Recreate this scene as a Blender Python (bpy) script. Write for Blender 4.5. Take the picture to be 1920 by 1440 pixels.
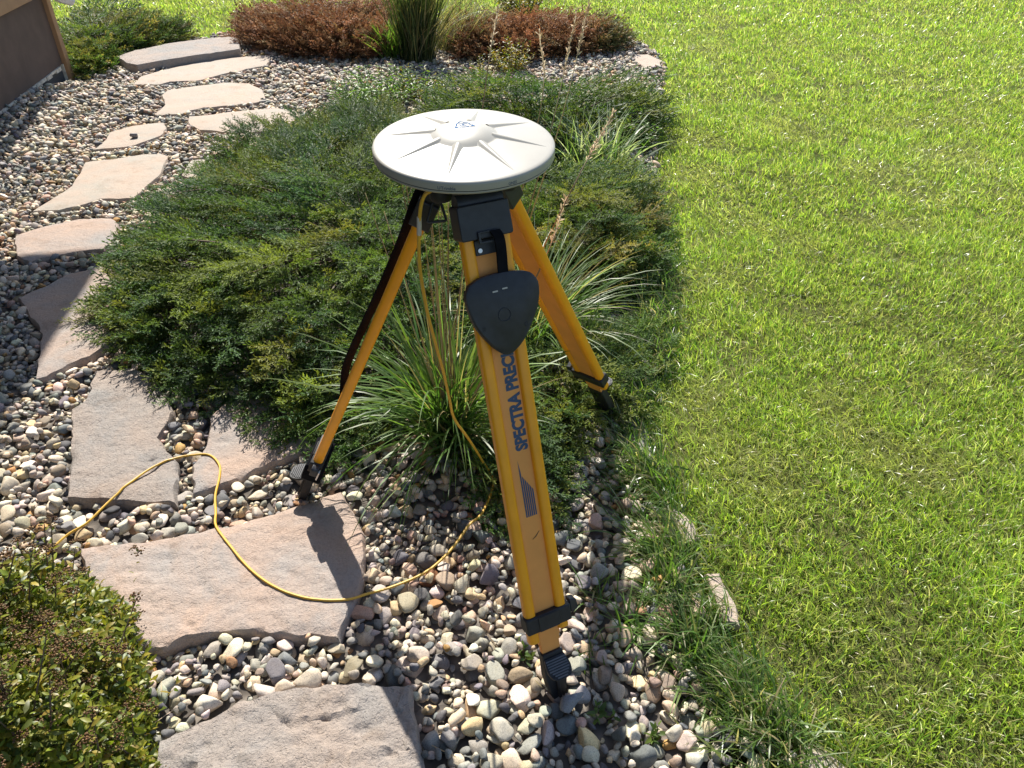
import bpy, bmesh, math, random
import numpy as np
from mathutils import Vector, Matrix, noise as mnoise
from mathutils.geometry import delaunay_2d_cdt

for o in list(bpy.data.objects): bpy.data.objects.remove(o)
SC = bpy.context.scene
COL = SC.collection
RND = np.random.default_rng(7)
rad = math.radians

# ------------------------------------------------------------------ camera, sky, sun, exposure
CAM_H, PITCH, FPX = 1.6, rad(36), 1443.0
cam = bpy.data.cameras.new("camera"); cam.lens = FPX / 1920 * 36; cam.sensor_width = 36
cam.clip_start = 0.05; cam.clip_end = 1000
camo = bpy.data.objects.new("camera", cam); COL.objects.link(camo)
camo.location = (0, 0, CAM_H); camo.rotation_euler = (rad(90) - PITCH, 0, 0)
SC.camera = camo

SUN_AZ, SUN_EL = rad(-11.5), rad(44.5)          # azimuth from +Y towards +X
sun_dir = Vector((math.sin(SUN_AZ) * math.cos(SUN_EL), math.cos(SUN_AZ) * math.cos(SUN_EL), math.sin(SUN_EL)))
W = bpy.data.worlds.new("World"); SC.world = W; W.use_nodes = True
wn = W.node_tree.nodes; wl_ = W.node_tree.links
sky = wn.new("ShaderNodeTexSky"); sky.sky_type = 'NISHITA'; sky.sun_disc = False
sky.sun_elevation = SUN_EL; sky.sun_rotation = SUN_AZ
wl_.new(sky.outputs[0], wn["Background"].inputs[0]); wn["Background"].inputs[1].default_value = 0.10
sl = bpy.data.lights.new("sun", 'SUN'); sl.energy = 5.0; sl.angle = rad(0.53); sl.color = (1.0, 0.95, 0.86)
so = bpy.data.objects.new("sun", sl); COL.objects.link(so)
so.rotation_euler = (-sun_dir).to_track_quat('-Z', 'Y').to_euler(); so.location = (-3, 8, 8)
SC.view_settings.view_transform = 'Standard'; SC.view_settings.look = 'None'
SC.view_settings.exposure = 0.92; SC.view_settings.gamma = 1.0
SC.render.engine = 'CYCLES'
SC.cycles.use_denoising = True; SC.cycles.denoiser = 'OPENIMAGEDENOISE'; SC.cycles.denoising_input_passes = 'RGB_ALBEDO_NORMAL'
SC.cycles.max_bounces = 8; SC.cycles.transmission_bounces = 6; SC.cycles.transparent_max_bounces = 6

# ------------------------------------------------------------------ layout helpers
CP, SP = math.cos(PITCH), math.sin(PITCH)
def G(px, py, h=0.0):
    """point of the place that lies at height h where the photo shows (px, py)"""
    xv = (px - 960) / FPX; yv = (720 - py) / FPX
    dy = CP + yv * SP; dz = -SP + yv * CP
    t = (h - CAM_H) / dz
    return np.array((xv * t, dy * t, h))
def R(px, py, z):
    xv = (px - 960) / FPX; yv = (720 - py) / FPX
    return np.array((xv * z, (CP + yv * SP) * z, CAM_H + (-SP + yv * CP) * z))
def proj(P):
    P = np.asarray(P, float); d = CAM_H - P[..., 2]
    z = P[..., 1] * CP + d * SP; y = P[..., 1] * SP - d * CP
    return 960 + P[..., 0] / z * FPX, 720 - y / z * FPX, z
def sstep(x): x = np.clip(x, 0, 1); return x * x * (3 - 2 * x)
def hg(X, Y):
    """height of the gravel bed: it banks up against the house"""
    return 0.12 * sstep((-X - 2.55) / 0.8) * sstep((6.15 - Y) / 0.9)
def inside(poly, X, Y):
    res = np.zeros(np.shape(X), bool); n = len(poly); j = n - 1
    for i in range(n):
        xi, yi = poly[i][:2]; xj, yj = poly[j][:2]
        if yi != yj:
            c = ((yi > Y) != (yj > Y)) & (X < (xj - xi) * (Y - yi) / (yj - yi) + xi)
            res ^= c
        j = i
    return res
def pdist(poly, X, Y):
    d = np.full(np.shape(X), 1e9); n = len(poly)
    for i in range(n):
        ax, ay = poly[i][:2]; bx, by = poly[(i + 1) % n][:2]
        ux, uy = bx - ax, by - ay; L = ux * ux + uy * uy + 1e-12
        t = np.clip(((X - ax) * ux + (Y - ay) * uy) / L, 0, 1)
        d = np.minimum(d, np.hypot(X - ax - t * ux, Y - ay - t * uy))
    return d
def vnoise(X, Y, s, seed=0):
    return np.array([mnoise.noise((x * s + seed * 17.3, y * s - seed * 9.1, seed * 3.7)) for x, y in zip(np.ravel(X), np.ravel(Y))]).reshape(np.shape(X))

# ------------------------------------------------------------------ materials
def ramp(nt, stops, interp='LINEAR'):
    r = nt.nodes.new("ShaderNodeValToRGB"); r.color_ramp.interpolation = interp
    e = r.color_ramp.elements
    while len(e) < len(stops): e.new(0.5)
    for k, (p, c) in enumerate(stops):
        e[k].position = p; e[k].color = (*c, 1) if len(c) == 3 else c
    return r
def newmat(name):
    m = bpy.data.materials.new(name); m.use_nodes = True
    nt = m.node_tree; b = nt.nodes["Principled BSDF"]
    return m, nt, b
def tex(nt, kind, scale, coord='Position', **kw):
    if coord == 'Position': src = nt.nodes.new("ShaderNodeNewGeometry").outputs['Position']
    else: src = nt.nodes.new("ShaderNodeTexCoord").outputs[coord]
    t = nt.nodes.new(kind); t.inputs['Scale'].default_value = scale
    for k, v in kw.items(): t.inputs[k].default_value = v
    nt.links.new(src, t.inputs['Vector']); return t
def mixc(nt, mode, fac, a, b):
    m = nt.nodes.new("ShaderNodeMix"); m.data_type = 'RGBA'; m.blend_type = mode
    for sock, v in ((m.inputs[0], fac), (m.inputs[6], a), (m.inputs[7], b)):
        if hasattr(v, 'is_output'): nt.links.new(v, sock)
        elif isinstance(v, (int, float)): sock.default_value = v
        else: sock.default_value = (*v, 1)
    return m.outputs[2]
def bump(nt, b, h, strength, dist=0.002, prev=None):
    n = nt.nodes.new("ShaderNodeBump"); n.inputs['Strength'].default_value = strength; n.inputs['Distance'].default_value = dist
    nt.links.new(h, n.inputs['Height'])
    if prev: nt.links.new(prev, n.inputs['Normal'])
    nt.links.new(n.outputs[0], b.inputs['Normal']); return n.outputs[0]
def plain(name, c, rough=0.5, metal=0.0, var=0.12, scale=60, bumps=0.0, bscale=400, spec=0.5):
    m, nt, b = newmat(name)
    n = tex(nt, "ShaderNodeTexNoise", scale, Detail=5.0)
    r = ramp(nt, [(0.3, tuple(max(0, x * (1 - var)) for x in c)), (0.7, tuple(min(1, x * (1 + var)) for x in c))])
    nt.links.new(n.outputs['Fac'], r.inputs[0]); nt.links.new(r.outputs[0], b.inputs['Base Color'])
    b.inputs['Roughness'].default_value = rough; b.inputs['Metallic'].default_value = metal
    b.inputs['Specular IOR Level'].default_value = spec
    if bumps:
        n2 = tex(nt, "ShaderNodeTexNoise", bscale, Detail=3.0); bump(nt, b, n2.outputs['Fac'], bumps, 0.001)
    return m
def leafmat(name, transl=0.35, rough=0.42, spec=0.4, tint=(1.5, 1.6, 0.7)):
    """vegetation: colour carried by each leaf, light passes through"""
    m, nt, b = newmat(name)
    a = nt.nodes.new("ShaderNodeAttribute"); a.attribute_name = "Col"
    nt.links.new(a.outputs['Color'], b.inputs['Base Color'])
    b.inputs['Roughness'].default_value = rough; b.inputs['Specular IOR Level'].default_value = spec
    t = nt.nodes.new("ShaderNodeBsdfTranslucent")
    br = mixc(nt, 'MULTIPLY', 1.0, a.outputs['Color'], tint)
    nt.links.new(br, t.inputs['Color'])
    mx = nt.nodes.new("ShaderNodeMixShader"); mx.inputs[0].default_value = transl
    nt.links.new(b.outputs[0], mx.inputs[1]); nt.links.new(t.outputs[0], mx.inputs[2])
    nt.links.new(mx.outputs[0], nt.nodes["Material Output"].inputs['Surface'])
    return m
def stonemat(name, use_obj):
    m, nt, b = newmat(name)
    if use_obj: base = nt.nodes.new("ShaderNodeObjectInfo").outputs['Color']
    else:
        a = nt.nodes.new("ShaderNodeAttribute"); a.attribute_name = "Col"; base = a.outputs['Color']
    n1 = tex(nt, "ShaderNodeTexNoise", 55, Detail=6.0, Roughness=0.65)
    r1 = ramp(nt, [(0.28, (0.74, 0.74, 0.76)), (0.5, (1, 1, 1)), (0.75, (1.0, 0.95, 0.87))])
    nt.links.new(n1.outputs['Fac'], r1.inputs[0])
    c = mixc(nt, 'MULTIPLY', 0.85, base, r1.outputs[0])
    n2 = tex(nt, "ShaderNodeTexNoise", 420, Detail=2.0)
    r2 = ramp(nt, [(0.36, (0.45, 0.44, 0.44)), (0.48, (1, 1, 1)), (0.62, (1, 1, 1)), (0.7, (1.25, 1.22, 1.18))])
    nt.links.new(n2.outputs['Fac'], r2.inputs[0])
    c = mixc(nt, 'MULTIPLY', 0.55, c, r2.outputs[0])
    nt.links.new(c, b.inputs['Base Color'])
    b.inputs['Roughness'].default_value = 0.72; b.inputs['Specular IOR Level'].default_value = 0.35
    n3 = tex(nt, "ShaderNodeTexNoise", 160, Detail=6.0, Roughness=0.6)
    bump(nt, b, n3.outputs['Fac'], 0.4, 0.0022)
    return m
def slabmat(name, warm, grey, rough_amt):
    m, nt, b = newmat(name)
    n = tex(nt, "ShaderNodeTexNoise", 4.2, Detail=6.0, Roughness=0.6, Distortion=0.6)
    r = ramp(nt, [(0.34, grey), (0.47, tuple((g + w) / 2 for g, w in zip(grey, warm))), (0.62, warm)])
    nt.links.new(n.outputs['Fac'], r.inputs[0])
    n2 = tex(nt, "ShaderNodeTexNoise", 130, Detail=9.0, Roughness=0.8)
    r2 = ramp(nt, [(0.34, (0.66, 0.66, 0.68)), (0.5, (1, 1, 1)), (0.66, (1.12, 1.1, 1.06))]); nt.links.new(n2.outputs['Fac'], r2.inputs[0])
    c = mixc(nt, 'MULTIPLY', 0.7, r.outputs[0], r2.outputs[0])
    n4 = tex(nt, "ShaderNodeTexNoise", 14, Detail=5.0)
    r4 = ramp(nt, [(0.58, (1, 1, 1)), (0.72, (0.80, 0.74, 0.68))]); nt.links.new(n4.outputs['Fac'], r4.inputs[0])
    c = mixc(nt, 'MULTIPLY', 0.6, c, r4.outputs[0])
    nt.links.new(c, b.inputs['Base Color']); b.inputs['Roughness'].default_value = 0.85; b.inputs['Specular IOR Level'].default_value = 0.3
    nb = tex(nt, "ShaderNodeTexNoise", 48, Detail=9.0, Roughness=0.68)
    p = bump(nt, b, nb.outputs['Fac'], 0.5 * rough_amt, 0.012)
    nb2 = tex(nt, "ShaderNodeTexNoise", 190, Detail=7.0, Roughness=0.7)
    p = bump(nt, b, nb2.outputs['Fac'], 0.55, 0.006, p)
    ps = tex(nt, "ShaderNodeTexNoise", 95, Detail=2.0, Distortion=1.2); pr2 = ramp(nt, [(0.56, (1, 1, 1)), (0.66, (0, 0, 0))]); nt.links.new(ps.outputs['Fac'], pr2.inputs[0])
    bump(nt, b, pr2.outputs[0], 0.35 * rough_amt, 0.004, p)
    return m

M = {}
M['orange'] = plain('orange_paint', (0.92, 0.365, 0.010), 0.38, var=0.07, scale=18)
M['orange_panel'] = plain('orange_matte_panel', (0.79, 0.325, 0.075), 0.6, var=0.07, scale=16)
M['black'] = plain('black_plastic', (0.018, 0.02, 0.026), 0.5, var=0.25, bumps=0.15, bscale=1500)
M['rubber'] = plain('black_rubber', (0.013, 0.0135, 0.016), 0.62, var=0.3, bumps=0.2, bscale=700)
M['tread'] = plain('ridged_rubber', (0.10, 0.10, 0.105), 0.26, var=0.1, spec=0.9)
M['strap'] = plain('black_webbing', (0.009, 0.009, 0.011), 0.95, var=0.3, bumps=0.3, bscale=1500, spec=0.05)
M['steel'] = plain('steel', (0.55, 0.55, 0.56), 0.32, 1.0, var=0.1)
M['blue'] = plain('slate_blue_print', (0.035, 0.07, 0.14), 0.6, var=0.1)
M['logo'] = plain('blue_print', (0.02, 0.09, 0.22), 0.7, var=0.05, spec=0.1)
M['scuff'] = plain('dark_scuff', (0.12, 0.07, 0.03), 0.8)
M['white'] = plain('white_radome', (0.35, 0.332, 0.285), 0.42, var=0.045, scale=22, bumps=0.03, bscale=500)
M['cable'] = plain('yellow_cable', (0.62, 0.36, 0.035), 0.45, var=0.08)
M['sleeve'] = plain('grey_sleeve', (0.5, 0.47, 0.42), 0.5)
M['siding'] = plain('brown_panel', (0.085, 0.055, 0.042), 0.8, var=0.18, scale=9, bumps=0.1)
M['tan'] = plain('tan_trim', (0.30, 0.17, 0.085), 0.6, var=0.1, scale=12)
M['foam'] = plain('pale_strip', (0.5, 0.47, 0.4), 0.8, var=0.3, scale=30)
M['spout'] = plain('white_metal', (0.62, 0.63, 0.64), 0.4, var=0.05)
M['shingle'] = plain('roof_shingle', (0.07, 0.06, 0.055), 0.9, var=0.4)
M['bark'] = plain('bark', (0.11, 0.075, 0.05), 0.9, var=0.35, scale=120, bumps=0.5)
M['straw'] = leafmat('straw', 0.25, 0.6, 0.2, (1.1, 1.1, 1.0))
M['juniper'] = leafmat('juniper_needles', 0.34, 0.55, 0.22, (1.6, 1.55, 0.7))
M['blade'] = leafmat('grass_blades', 0.38, 0.42, 0.4)
M['leaf'] = leafmat('leaves', 0.42, 0.42, 0.4)
M['lawn'] = leafmat('lawn_blades', 0.5, 0.33, 0.6, (1.45, 1.65, 0.8))
M['dead'] = leafmat('dead_needles', 0.22, 0.65, 0.2, (1.0, 0.92, 0.85))
M['stone_i'] = stonemat('pebble_stone', True)
M['stone_s'] = stonemat('gravel_stone', False)
M['slab1'] = slabmat('pink_flagstone', (0.42, 0.31, 0.245), (0.315, 0.29, 0.272), 1.1)
M['slab2'] = slabmat('tan_flagstone', (0.425, 0.33, 0.26), (0.365, 0.33, 0.28), 0.6)
M['slab3'] = slabmat('grey_flagstone', (0.355, 0.29, 0.245), (0.29, 0.272, 0.255), 1.6)
m, nt, b = newmat('mesh_screen'); M['mesh'] = m
n = tex(nt, "ShaderNodeTexChecker", 160); n.inputs[1].default_value = (0.02, 0.022, 0.026, 1); n.inputs[2].default_value = (0.075, 0.08, 0.09, 1)
nt.links.new(n.outputs[0], b.inputs['Base Color']); b.inputs['Roughness'].default_value = 0.6
m, nt, b = newmat('lawn_soil'); M['soil_lawn'] = m
n = tex(nt, "ShaderNodeTexNoise", 40, Detail=8.0, Roughness=0.7)
r = ramp(nt, [(0.3, (0.10, 0.11, 0.035)), (0.5, (0.20, 0.225, 0.065)), (0.7, (0.32, 0.29, 0.14))]); nt.links.new(n.outputs['Fac'], r.inputs[0])
nt.links.new(r.outputs[0], b.inputs['Base Color']); b.inputs['Roughness'].default_value = 0.95; b.inputs['Specular IOR Level'].default_value = 0.1
n9 = tex(nt, "ShaderNodeTexNoise", 330, Detail=6.0, Roughness=0.75)
r9 = ramp(nt, [(0.38, (0.25, 0.27, 0.2)), (0.55, (1, 1, 1)), (0.66, (1.7, 1.55, 1.3))]); nt.links.new(n9.outputs['Fac'], r9.inputs[0])
nt.links.new(mixc(nt, 'MULTIPLY', 1.0, r.outputs[0], r9.outputs[0]), b.inputs['Base Color'])
bump(nt, b, n9.outputs['Fac'], 1.0, 0.02)
m, nt, b = newmat('bed_soil'); M['soil_bed'] = m
n = tex(nt, "ShaderNodeTexVoronoi", 26)
r = ramp(nt, [(0.0, (0.20, 0.17, 0.14)), (0.5, (0.11, 0.095, 0.08)), (1.0, (0.05, 0.043, 0.036))]); nt.links.new(n.outputs['Distance'], r.inputs[0])
nt.links.new(r.outputs[0], b.inputs['Base Color']); b.inputs['Roughness'].default_value = 0.95
bump(nt, b, n.outputs['Distance'], 0.8, 0.02)

# ------------------------------------------------------------------ object helpers
WL = {}
def wloc(o): return np.array(WL.get(o.name, (0, 0, 0)), float)
def tag(o, label=None, cat=None, group=None, kind=None):
    if label: o['label'] = label
    if cat: o['category'] = cat
    if group: o['group'] = group
    if kind: o['kind'] = kind
    return o
def empty(name, loc, label, cat, group=None):
    o = bpy.data.objects.new(name, None); COL.objects.link(o); o.location = loc; o.empty_display_size = 0.05
    WL[o.name] = tuple(loc); return tag(o, label, cat, group)
def link(name, me, mat, parent=None, origin=(0, 0, 0), bevel=0):
    o = bpy.data.objects.new(name, me); COL.objects.link(o)
    if mat is not None and not me.materials: me.materials.append(mat)
    if parent: o.parent = parent; WL[o.name] = tuple(wloc(parent))
    else: o.location = origin; WL[o.name] = tuple(origin)
    if bevel:
        md = o.modifiers.new("bevel", 'BEVEL'); md.width = bevel; md.segments = 2; md.limit_method = 'ANGLE'; md.angle_limit = rad(40)
    return o
def mk(name, VF, mat, parent=None, origin=None, smooth=True, bevel=0):
    V, F = VF; V = np.asarray(V, float)
    if parent is not None: off = wloc(parent)
    else:
        if origin is None: origin = ((V[:, 0].min() + V[:, 0].max()) / 2, (V[:, 1].min() + V[:, 1].max()) / 2, V[:, 2].min())
        off = np.array(origin)
    me = bpy.data.meshes.new(name); me.from_pydata([tuple(v) for v in V - off], [], [tuple(int(i) for i in f) for f in F])
    me.validate(); me.update()
    if smooth:
        me.polygons.foreach_set("use_smooth", [True] * len(me.polygons))
        me.set_sharp_from_angle(angle=rad(38))
    return link(name, me, mat, parent, (0, 0, 0) if origin is None else origin, bevel)
def npmesh(name, V, T, C=None, smooth=False):
    """mesh from arrays: V (n,3), triangles T (m,3), colour per vertex C (n,3)"""
    me = bpy.data.meshes.new(name); V = np.ascontiguousarray(V, np.float32); T = np.ascontiguousarray(T, np.int32)
    me.vertices.add(len(V)); me.vertices.foreach_set("co", V.ravel())
    me.loops.add(T.size); me.loops.foreach_set("vertex_index", T.ravel())
    me.polygons.add(len(T)); me.polygons.foreach_set("loop_start", np.arange(0, T.size, 3, dtype=np.int32))
    if smooth: me.polygons.foreach_set("use_smooth", np.ones(len(T), bool))
    if C is not None:
        a = me.color_attributes.new("Col", 'FLOAT_COLOR', 'POINT')
        a.data.foreach_set("color", np.concatenate([C, np.ones((len(C), 1))], 1).astype(np.float32).ravel())
    me.update(calc_edges=True); return me
class Acc:
    def __init__(s): s.V = []; s.T = []; s.C = []; s.n = 0
    def raw(s, V, T, C):
        s.V.append(V); s.T.append(T + s.n); s.C.append(C); s.n += len(V)
    def inst(s, tv, tt, mats, locs, cols, tc=None):
        """copies of template (tv, tt) by 3x3 mats (k,3,3), locs (k,3), colours (k,3)"""
        k = len(locs); n = len(tv)
        V = np.einsum('kij,nj->kni', mats, tv) + locs[:, None, :]
        T = tt[None] + (np.arange(k) * n)[:, None, None]
        C = np.repeat(cols[:, None, :], n, 1)
        if tc is not None: C = C * tc[None]
        s.raw(V.reshape(-1, 3), T.reshape(-1, 3), np.clip(C, 0, 1).reshape(-1, 3))
    def mesh(s, name, off=(0, 0, 0), smooth=False):
        return npmesh(name, np.concatenate(s.V) - np.array(off), np.concatenate(s.T), np.concatenate(s.C), smooth)
def rotm(az, pitch, roll):
    """frames whose X axis points along azimuth az (from +X, ccw), raised by pitch, rolled"""
    ca, sa, cp, sp, cr, sr = np.cos(az), np.sin(az), np.cos(pitch), np.sin(pitch), np.cos(roll), np.sin(roll)
    x = np.stack([ca * cp, sa * cp, sp], -1); y0 = np.stack([-sa, ca, np.zeros_like(ca)], -1); z0 = np.cross(x, y0)
    y = y0 * cr[:, None] + z0 * sr[:, None]; z = np.cross(x, y)
    return np.stack([x, y, z], -1)
def strips(base, az, L, th0, curl, w, seg, col, tipcol=None, twist=None, rng=RND):
    """grass blades as tapered ribbons; th0 = lean from vertical at the base, curl = added lean to the tip"""
    k = len(base); t = np.linspace(0, 1, seg + 1)
    th = th0[:, None] + curl[:, None] * t[None] ** 1.3
    thm = (th[:, 1:] + th[:, :-1]) / 2; dl = (L / seg)[:, None]
    r = np.concatenate([np.zeros((k, 1)), np.cumsum(np.sin(thm) * dl, 1)], 1)
    z = np.concatenate([np.zeros((k, 1)), np.cumsum(np.cos(thm) * dl, 1)], 1)
    d = np.stack([np.cos(az), np.sin(az)], -1)
    P = np.stack([base[:, 0:1] + r * d[:, 0:1], base[:, 1:2] + r * d[:, 1:2], base[:, 2:3] + z], -1)
    side = np.stack([-d[:, 1], d[:, 0], np.zeros(k)], -1)
    if twist is None: twist = rng.normal(0, 0.5, k)
    up = np.stack([-np.cos(th) * d[:, 0:1] * 0 + 0 * th, 0 * th, np.ones_like(th)], -1)
    tang = np.stack([np.sin(th) * d[:, 0:1], np.sin(th) * d[:, 1:2], np.cos(th)], -1)
    nrm = np.cross(np.repeat(side[:, None], seg + 1, 1), tang)
    sd = side[:, None] * np.cos(twist)[:, None, None] + nrm * np.sin(twist)[:, None, None]
    wp = w[:, None] * np.clip(1.15 * (1 - t[None] ** 1.6) * (0.55 + 0.9 * t[None] ** 0.5), 0.0, 1)
    A = P[:, :-1] - sd[:, :-1] * wp[:, :-1, None] / 2; B = P[:, :-1] + sd[:, :-1] * wp[:, :-1, None] / 2
    n = 2 * seg + 1
    V = np.empty((k, n, 3)); V[:, 0:2 * seg:2] = A; V[:, 1:2 * seg:2] = B; V[:, -1] = P[:, -1]
    tt = []
    for i in range(seg - 1): tt += [(2 * i, 2 * i + 1, 2 * i + 3), (2 * i, 2 * i + 3, 2 * i + 2)]
    tt.append((2 * seg - 2, 2 * seg - 1, 2 * seg)); tt = np.array(tt)
    T = tt[None] + (np.arange(k) * n)[:, None, None]
    C = np.repeat(col[:, None, :], n, 1)
    if tipcol is not None:
        f = (np.arange(n) // 2 / seg)[None, :, None] ** 1.5
        C = C * (1 - f) + tipcol[:, None, :] * f
    return V.reshape(-1, 3), T.reshape(-1, 3), C.reshape(-1, 3)
def pick(cols, k, jit=0.15, p=None, rng=RND):
    cols = np.array(cols, float); i = rng.choice(len(cols), k, p=p)
    return np.clip(cols[i] * (1 + rng.normal(0, jit, (k, 1))) * (1 + rng.normal(0, jit * 0.35, (k, 3))), 0.002, 0.95)
def sample(poly, k, rng=RND):
    P = np.array([p[:2] for p in poly]); lo, hi = P.min(0), P.max(0); out = np.zeros((0, 2))
    while len(out) < k:
        q = lo + (hi - lo) * rng.random((k * 2, 2)); out = np.concatenate([out, q[inside(poly, q[:, 0], q[:, 1])]])
    return out[:k]
# small solid shapes
def tube(pts, r, seg=10, closed=False, cap=True):
    pts = [np.array(p, float) for p in pts]; n = len(pts); V = []; F = []
    rr = r if hasattr(r, '__len__') else [r] * n
    up = np.array((0.13, 0.21, 0.97)); N = None
    for i, p in enumerate(pts):
        a = pts[(i + 1) % n] if (closed or i < n - 1) else p; c = pts[i - 1] if (closed or i > 0) else p
        t = a - c; t = t / (np.linalg.norm(t) + 1e-12)
        N = (np.cross(t, up) if N is None else N - t * np.dot(N, t)); N = N / (np.linalg.norm(N) + 1e-12); B = np.cross(t, N)
        for k in range(seg):
            th = 2 * math.pi * k / seg; V.append(p + rr[i] * (N * math.cos(th) + B * math.sin(th)))
    for i in range(n if closed else n - 1):
        for k in range(seg):
            a = i * seg + k; b2 = i * seg + (k + 1) % seg; j = ((i + 1) % n) * seg
            F.append((a, b2, j + (k + 1) % seg, j + k))
    if cap and not closed: F.append(tuple(range(seg - 1, -1, -1))); F.append(tuple((n - 1) * seg + k for k in range(seg)))
    return V, F
def spline(pts, n=8):
    pts = [np.array(p, float) for p in pts]; P = [2 * pts[0] - pts[1]] + pts + [2 * pts[-1] - pts[-2]]; out = []
    for i in range(1, len(P) - 2):
        for k in range(n):
            t = k / n; a, b2, c, d = P[i - 1], P[i], P[i + 1], P[i + 2]
            out.append(0.5 * (2 * b2 + (c - a) * t + (2 * a - 5 * b2 + 4 * c - d) * t * t + (3 * b2 - a - 3 * c + d) * t ** 3))
    out.append(pts[-1]); return out
def prism(prof, O, U, Vv, N, d0, d1):
    """2D outline (u,v) extruded along N from d0 to d1"""
    O, U, Vv, N = map(lambda x: np.array(x, float), (O, U, Vv, N)); n = len(prof)
    V = [O + U * u + Vv * v + N * d0 for u, v in prof] + [O + U * u + Vv * v + N * d1 for u, v in prof]
    a = sum(prof[i][0] * prof[(i + 1) % n][1] - prof[(i + 1) % n][0] * prof[i][1] for i in range(n))
    F = [tuple(range(n - 1, -1, -1)), tuple(range(n, 2 * n))] + [(i, (i + 1) % n, n + (i + 1) % n, n + i) for i in range(n)]
    if a * np.dot(np.cross(U, Vv), N) * (d1 - d0) < 0: F = [f[::-1] for f in F]
    return V, F
def boxo(O, U, Vv, N, u0, u1, v0, v1, d0, d1): return prism([(u0, v0), (u1, v0), (u1, v1), (u0, v1)], O, U, Vv, N, d0, d1)
def joinvf(*parts):
    V = []; F = []
    for v, f in parts:
        n = len(V); V += [np.array(x) for x in v]; F += [tuple(i + n for i in q) for q in f]
    return V, F
def lathe(prof, O, ax, seg=96):
    O = np.array(O, float); ax = np.array(ax, float) / np.linalg.norm(ax)
    U = np.cross((0, 1, 0), ax); U /= np.linalg.norm(U); Vv = np.cross(ax, U); V = []; F = []
    for r_, h in prof:
        for k in range(seg):
            th = 2 * math.pi * k / seg; V.append(O + ax * h + r_ * (U * math.cos(th) + Vv * math.sin(th)))
    for i in range(len(prof) - 1):
        for k in range(seg):
            F.append((i * seg + k, (i + 1) * seg + k, (i + 1) * seg + (k + 1) % seg, i * seg + (k + 1) % seg))
    F.append(tuple(range(seg))); F.append(tuple((len(prof) - 1) * seg + k for k in range(seg - 1, -1, -1)))
    return V, F
def rounded(pts, r, n=4):
    out = []; m_ = len(pts)
    for i in range(m_):
        p = np.array(pts[i], float); a = np.array(pts[i - 1], float) - p; c = np.array(pts[(i + 1) % m_], float) - p
        rr = r[i] if hasattr(r, '__len__') else r
        p0 = p + a / np.linalg.norm(a) * rr; p1 = p + c / np.linalg.norm(c) * rr
        for k in range(n + 1):
            t = k / n; out.append(tuple((1 - t) ** 2 * p0 + 2 * t * (1 - t) * p + t * t * p1))
    return out
def textvf(s, size, bold=0.0, xs=1.0):
    cu = bpy.data.curves.new("t", 'FONT'); cu.body = s; cu.size = size; cu.offset = bold; cu.resolution_u = 3
    o = bpy.data.objects.new("t", cu); COL.objects.link(o)
    bpy.context.view_layer.update()
    me = bpy.data.meshes.new_from_object(o.evaluated_get(bpy.context.evaluated_depsgraph_get()))
    V = np.array([v.co[:] for v in me.vertices]); F = [tuple(p.vertices) for p in me.polygons]
    bpy.data.objects.remove(o); bpy.data.meshes.remove(me); V[:, 0] *= xs
    return V, F

# ================================================================== THE SETTING
# bed outline (photo points on the ground)
BED_PX = [(-260, 1700), (-700, 700), (-500, 260), (60, 155), (130, 150), (215, 108), (300, 86), (447, 66), (500, 45), (800, 40), (1050, 44), (1150, 66), (1222, 97),
          (1247, 130), (1236, 190), (1228, 260), (1226, 400), (1222, 520), (1232, 620), (1210, 720), (1190, 780), (1194, 860), (1212, 950),
          (1258, 1050), (1310, 1180), (1355, 1290), (1425, 1380), (1520, 1450), (1680, 1700)]
BED = [tuple(G(*p)[:2]) for p in BED_PX]
gs = 250.0
mk('ground', ([(-gs, -gs, -0.008), (gs, -gs, -0.008), (gs, gs, -0.008), (-gs, gs, -0.008)], [(0, 1, 2, 3)]), M['soil_lawn'], origin=(0, 0, -0.008), smooth=False)
bpy.data.objects['ground']['kind'] = 'structure'
gx, gy = np.meshgrid(np.arange(-5.2, 2.0, 0.12), np.arange(-0.4, 9.6, 0.12)); idx = np.arange(gx.size).reshape(gx.shape)
cin = inside(BED, gx, gy); V = np.stack([gx, gy, hg(gx, gy)], -1).reshape(-1, 3)
q = cin[:-1, :-1] & cin[1:, :-1] & cin[:-1, 1:] & cin[1:, 1:]
F = np.stack([idx[:-1, :-1][q], idx[:-1, 1:][q], idx[1:, 1:][q], idx[1:, :-1][q]], -1)
# stitch the rim of the sheet to the outline
used = np.unique(F); remap = -np.ones(len(V), int); remap[used] = np.arange(len(used))
bed = mk('gravel_bed', (V[used], remap[F]), M['soil_bed'], origin=(0, 0, 0)); bed['kind'] = 'structure'

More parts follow.
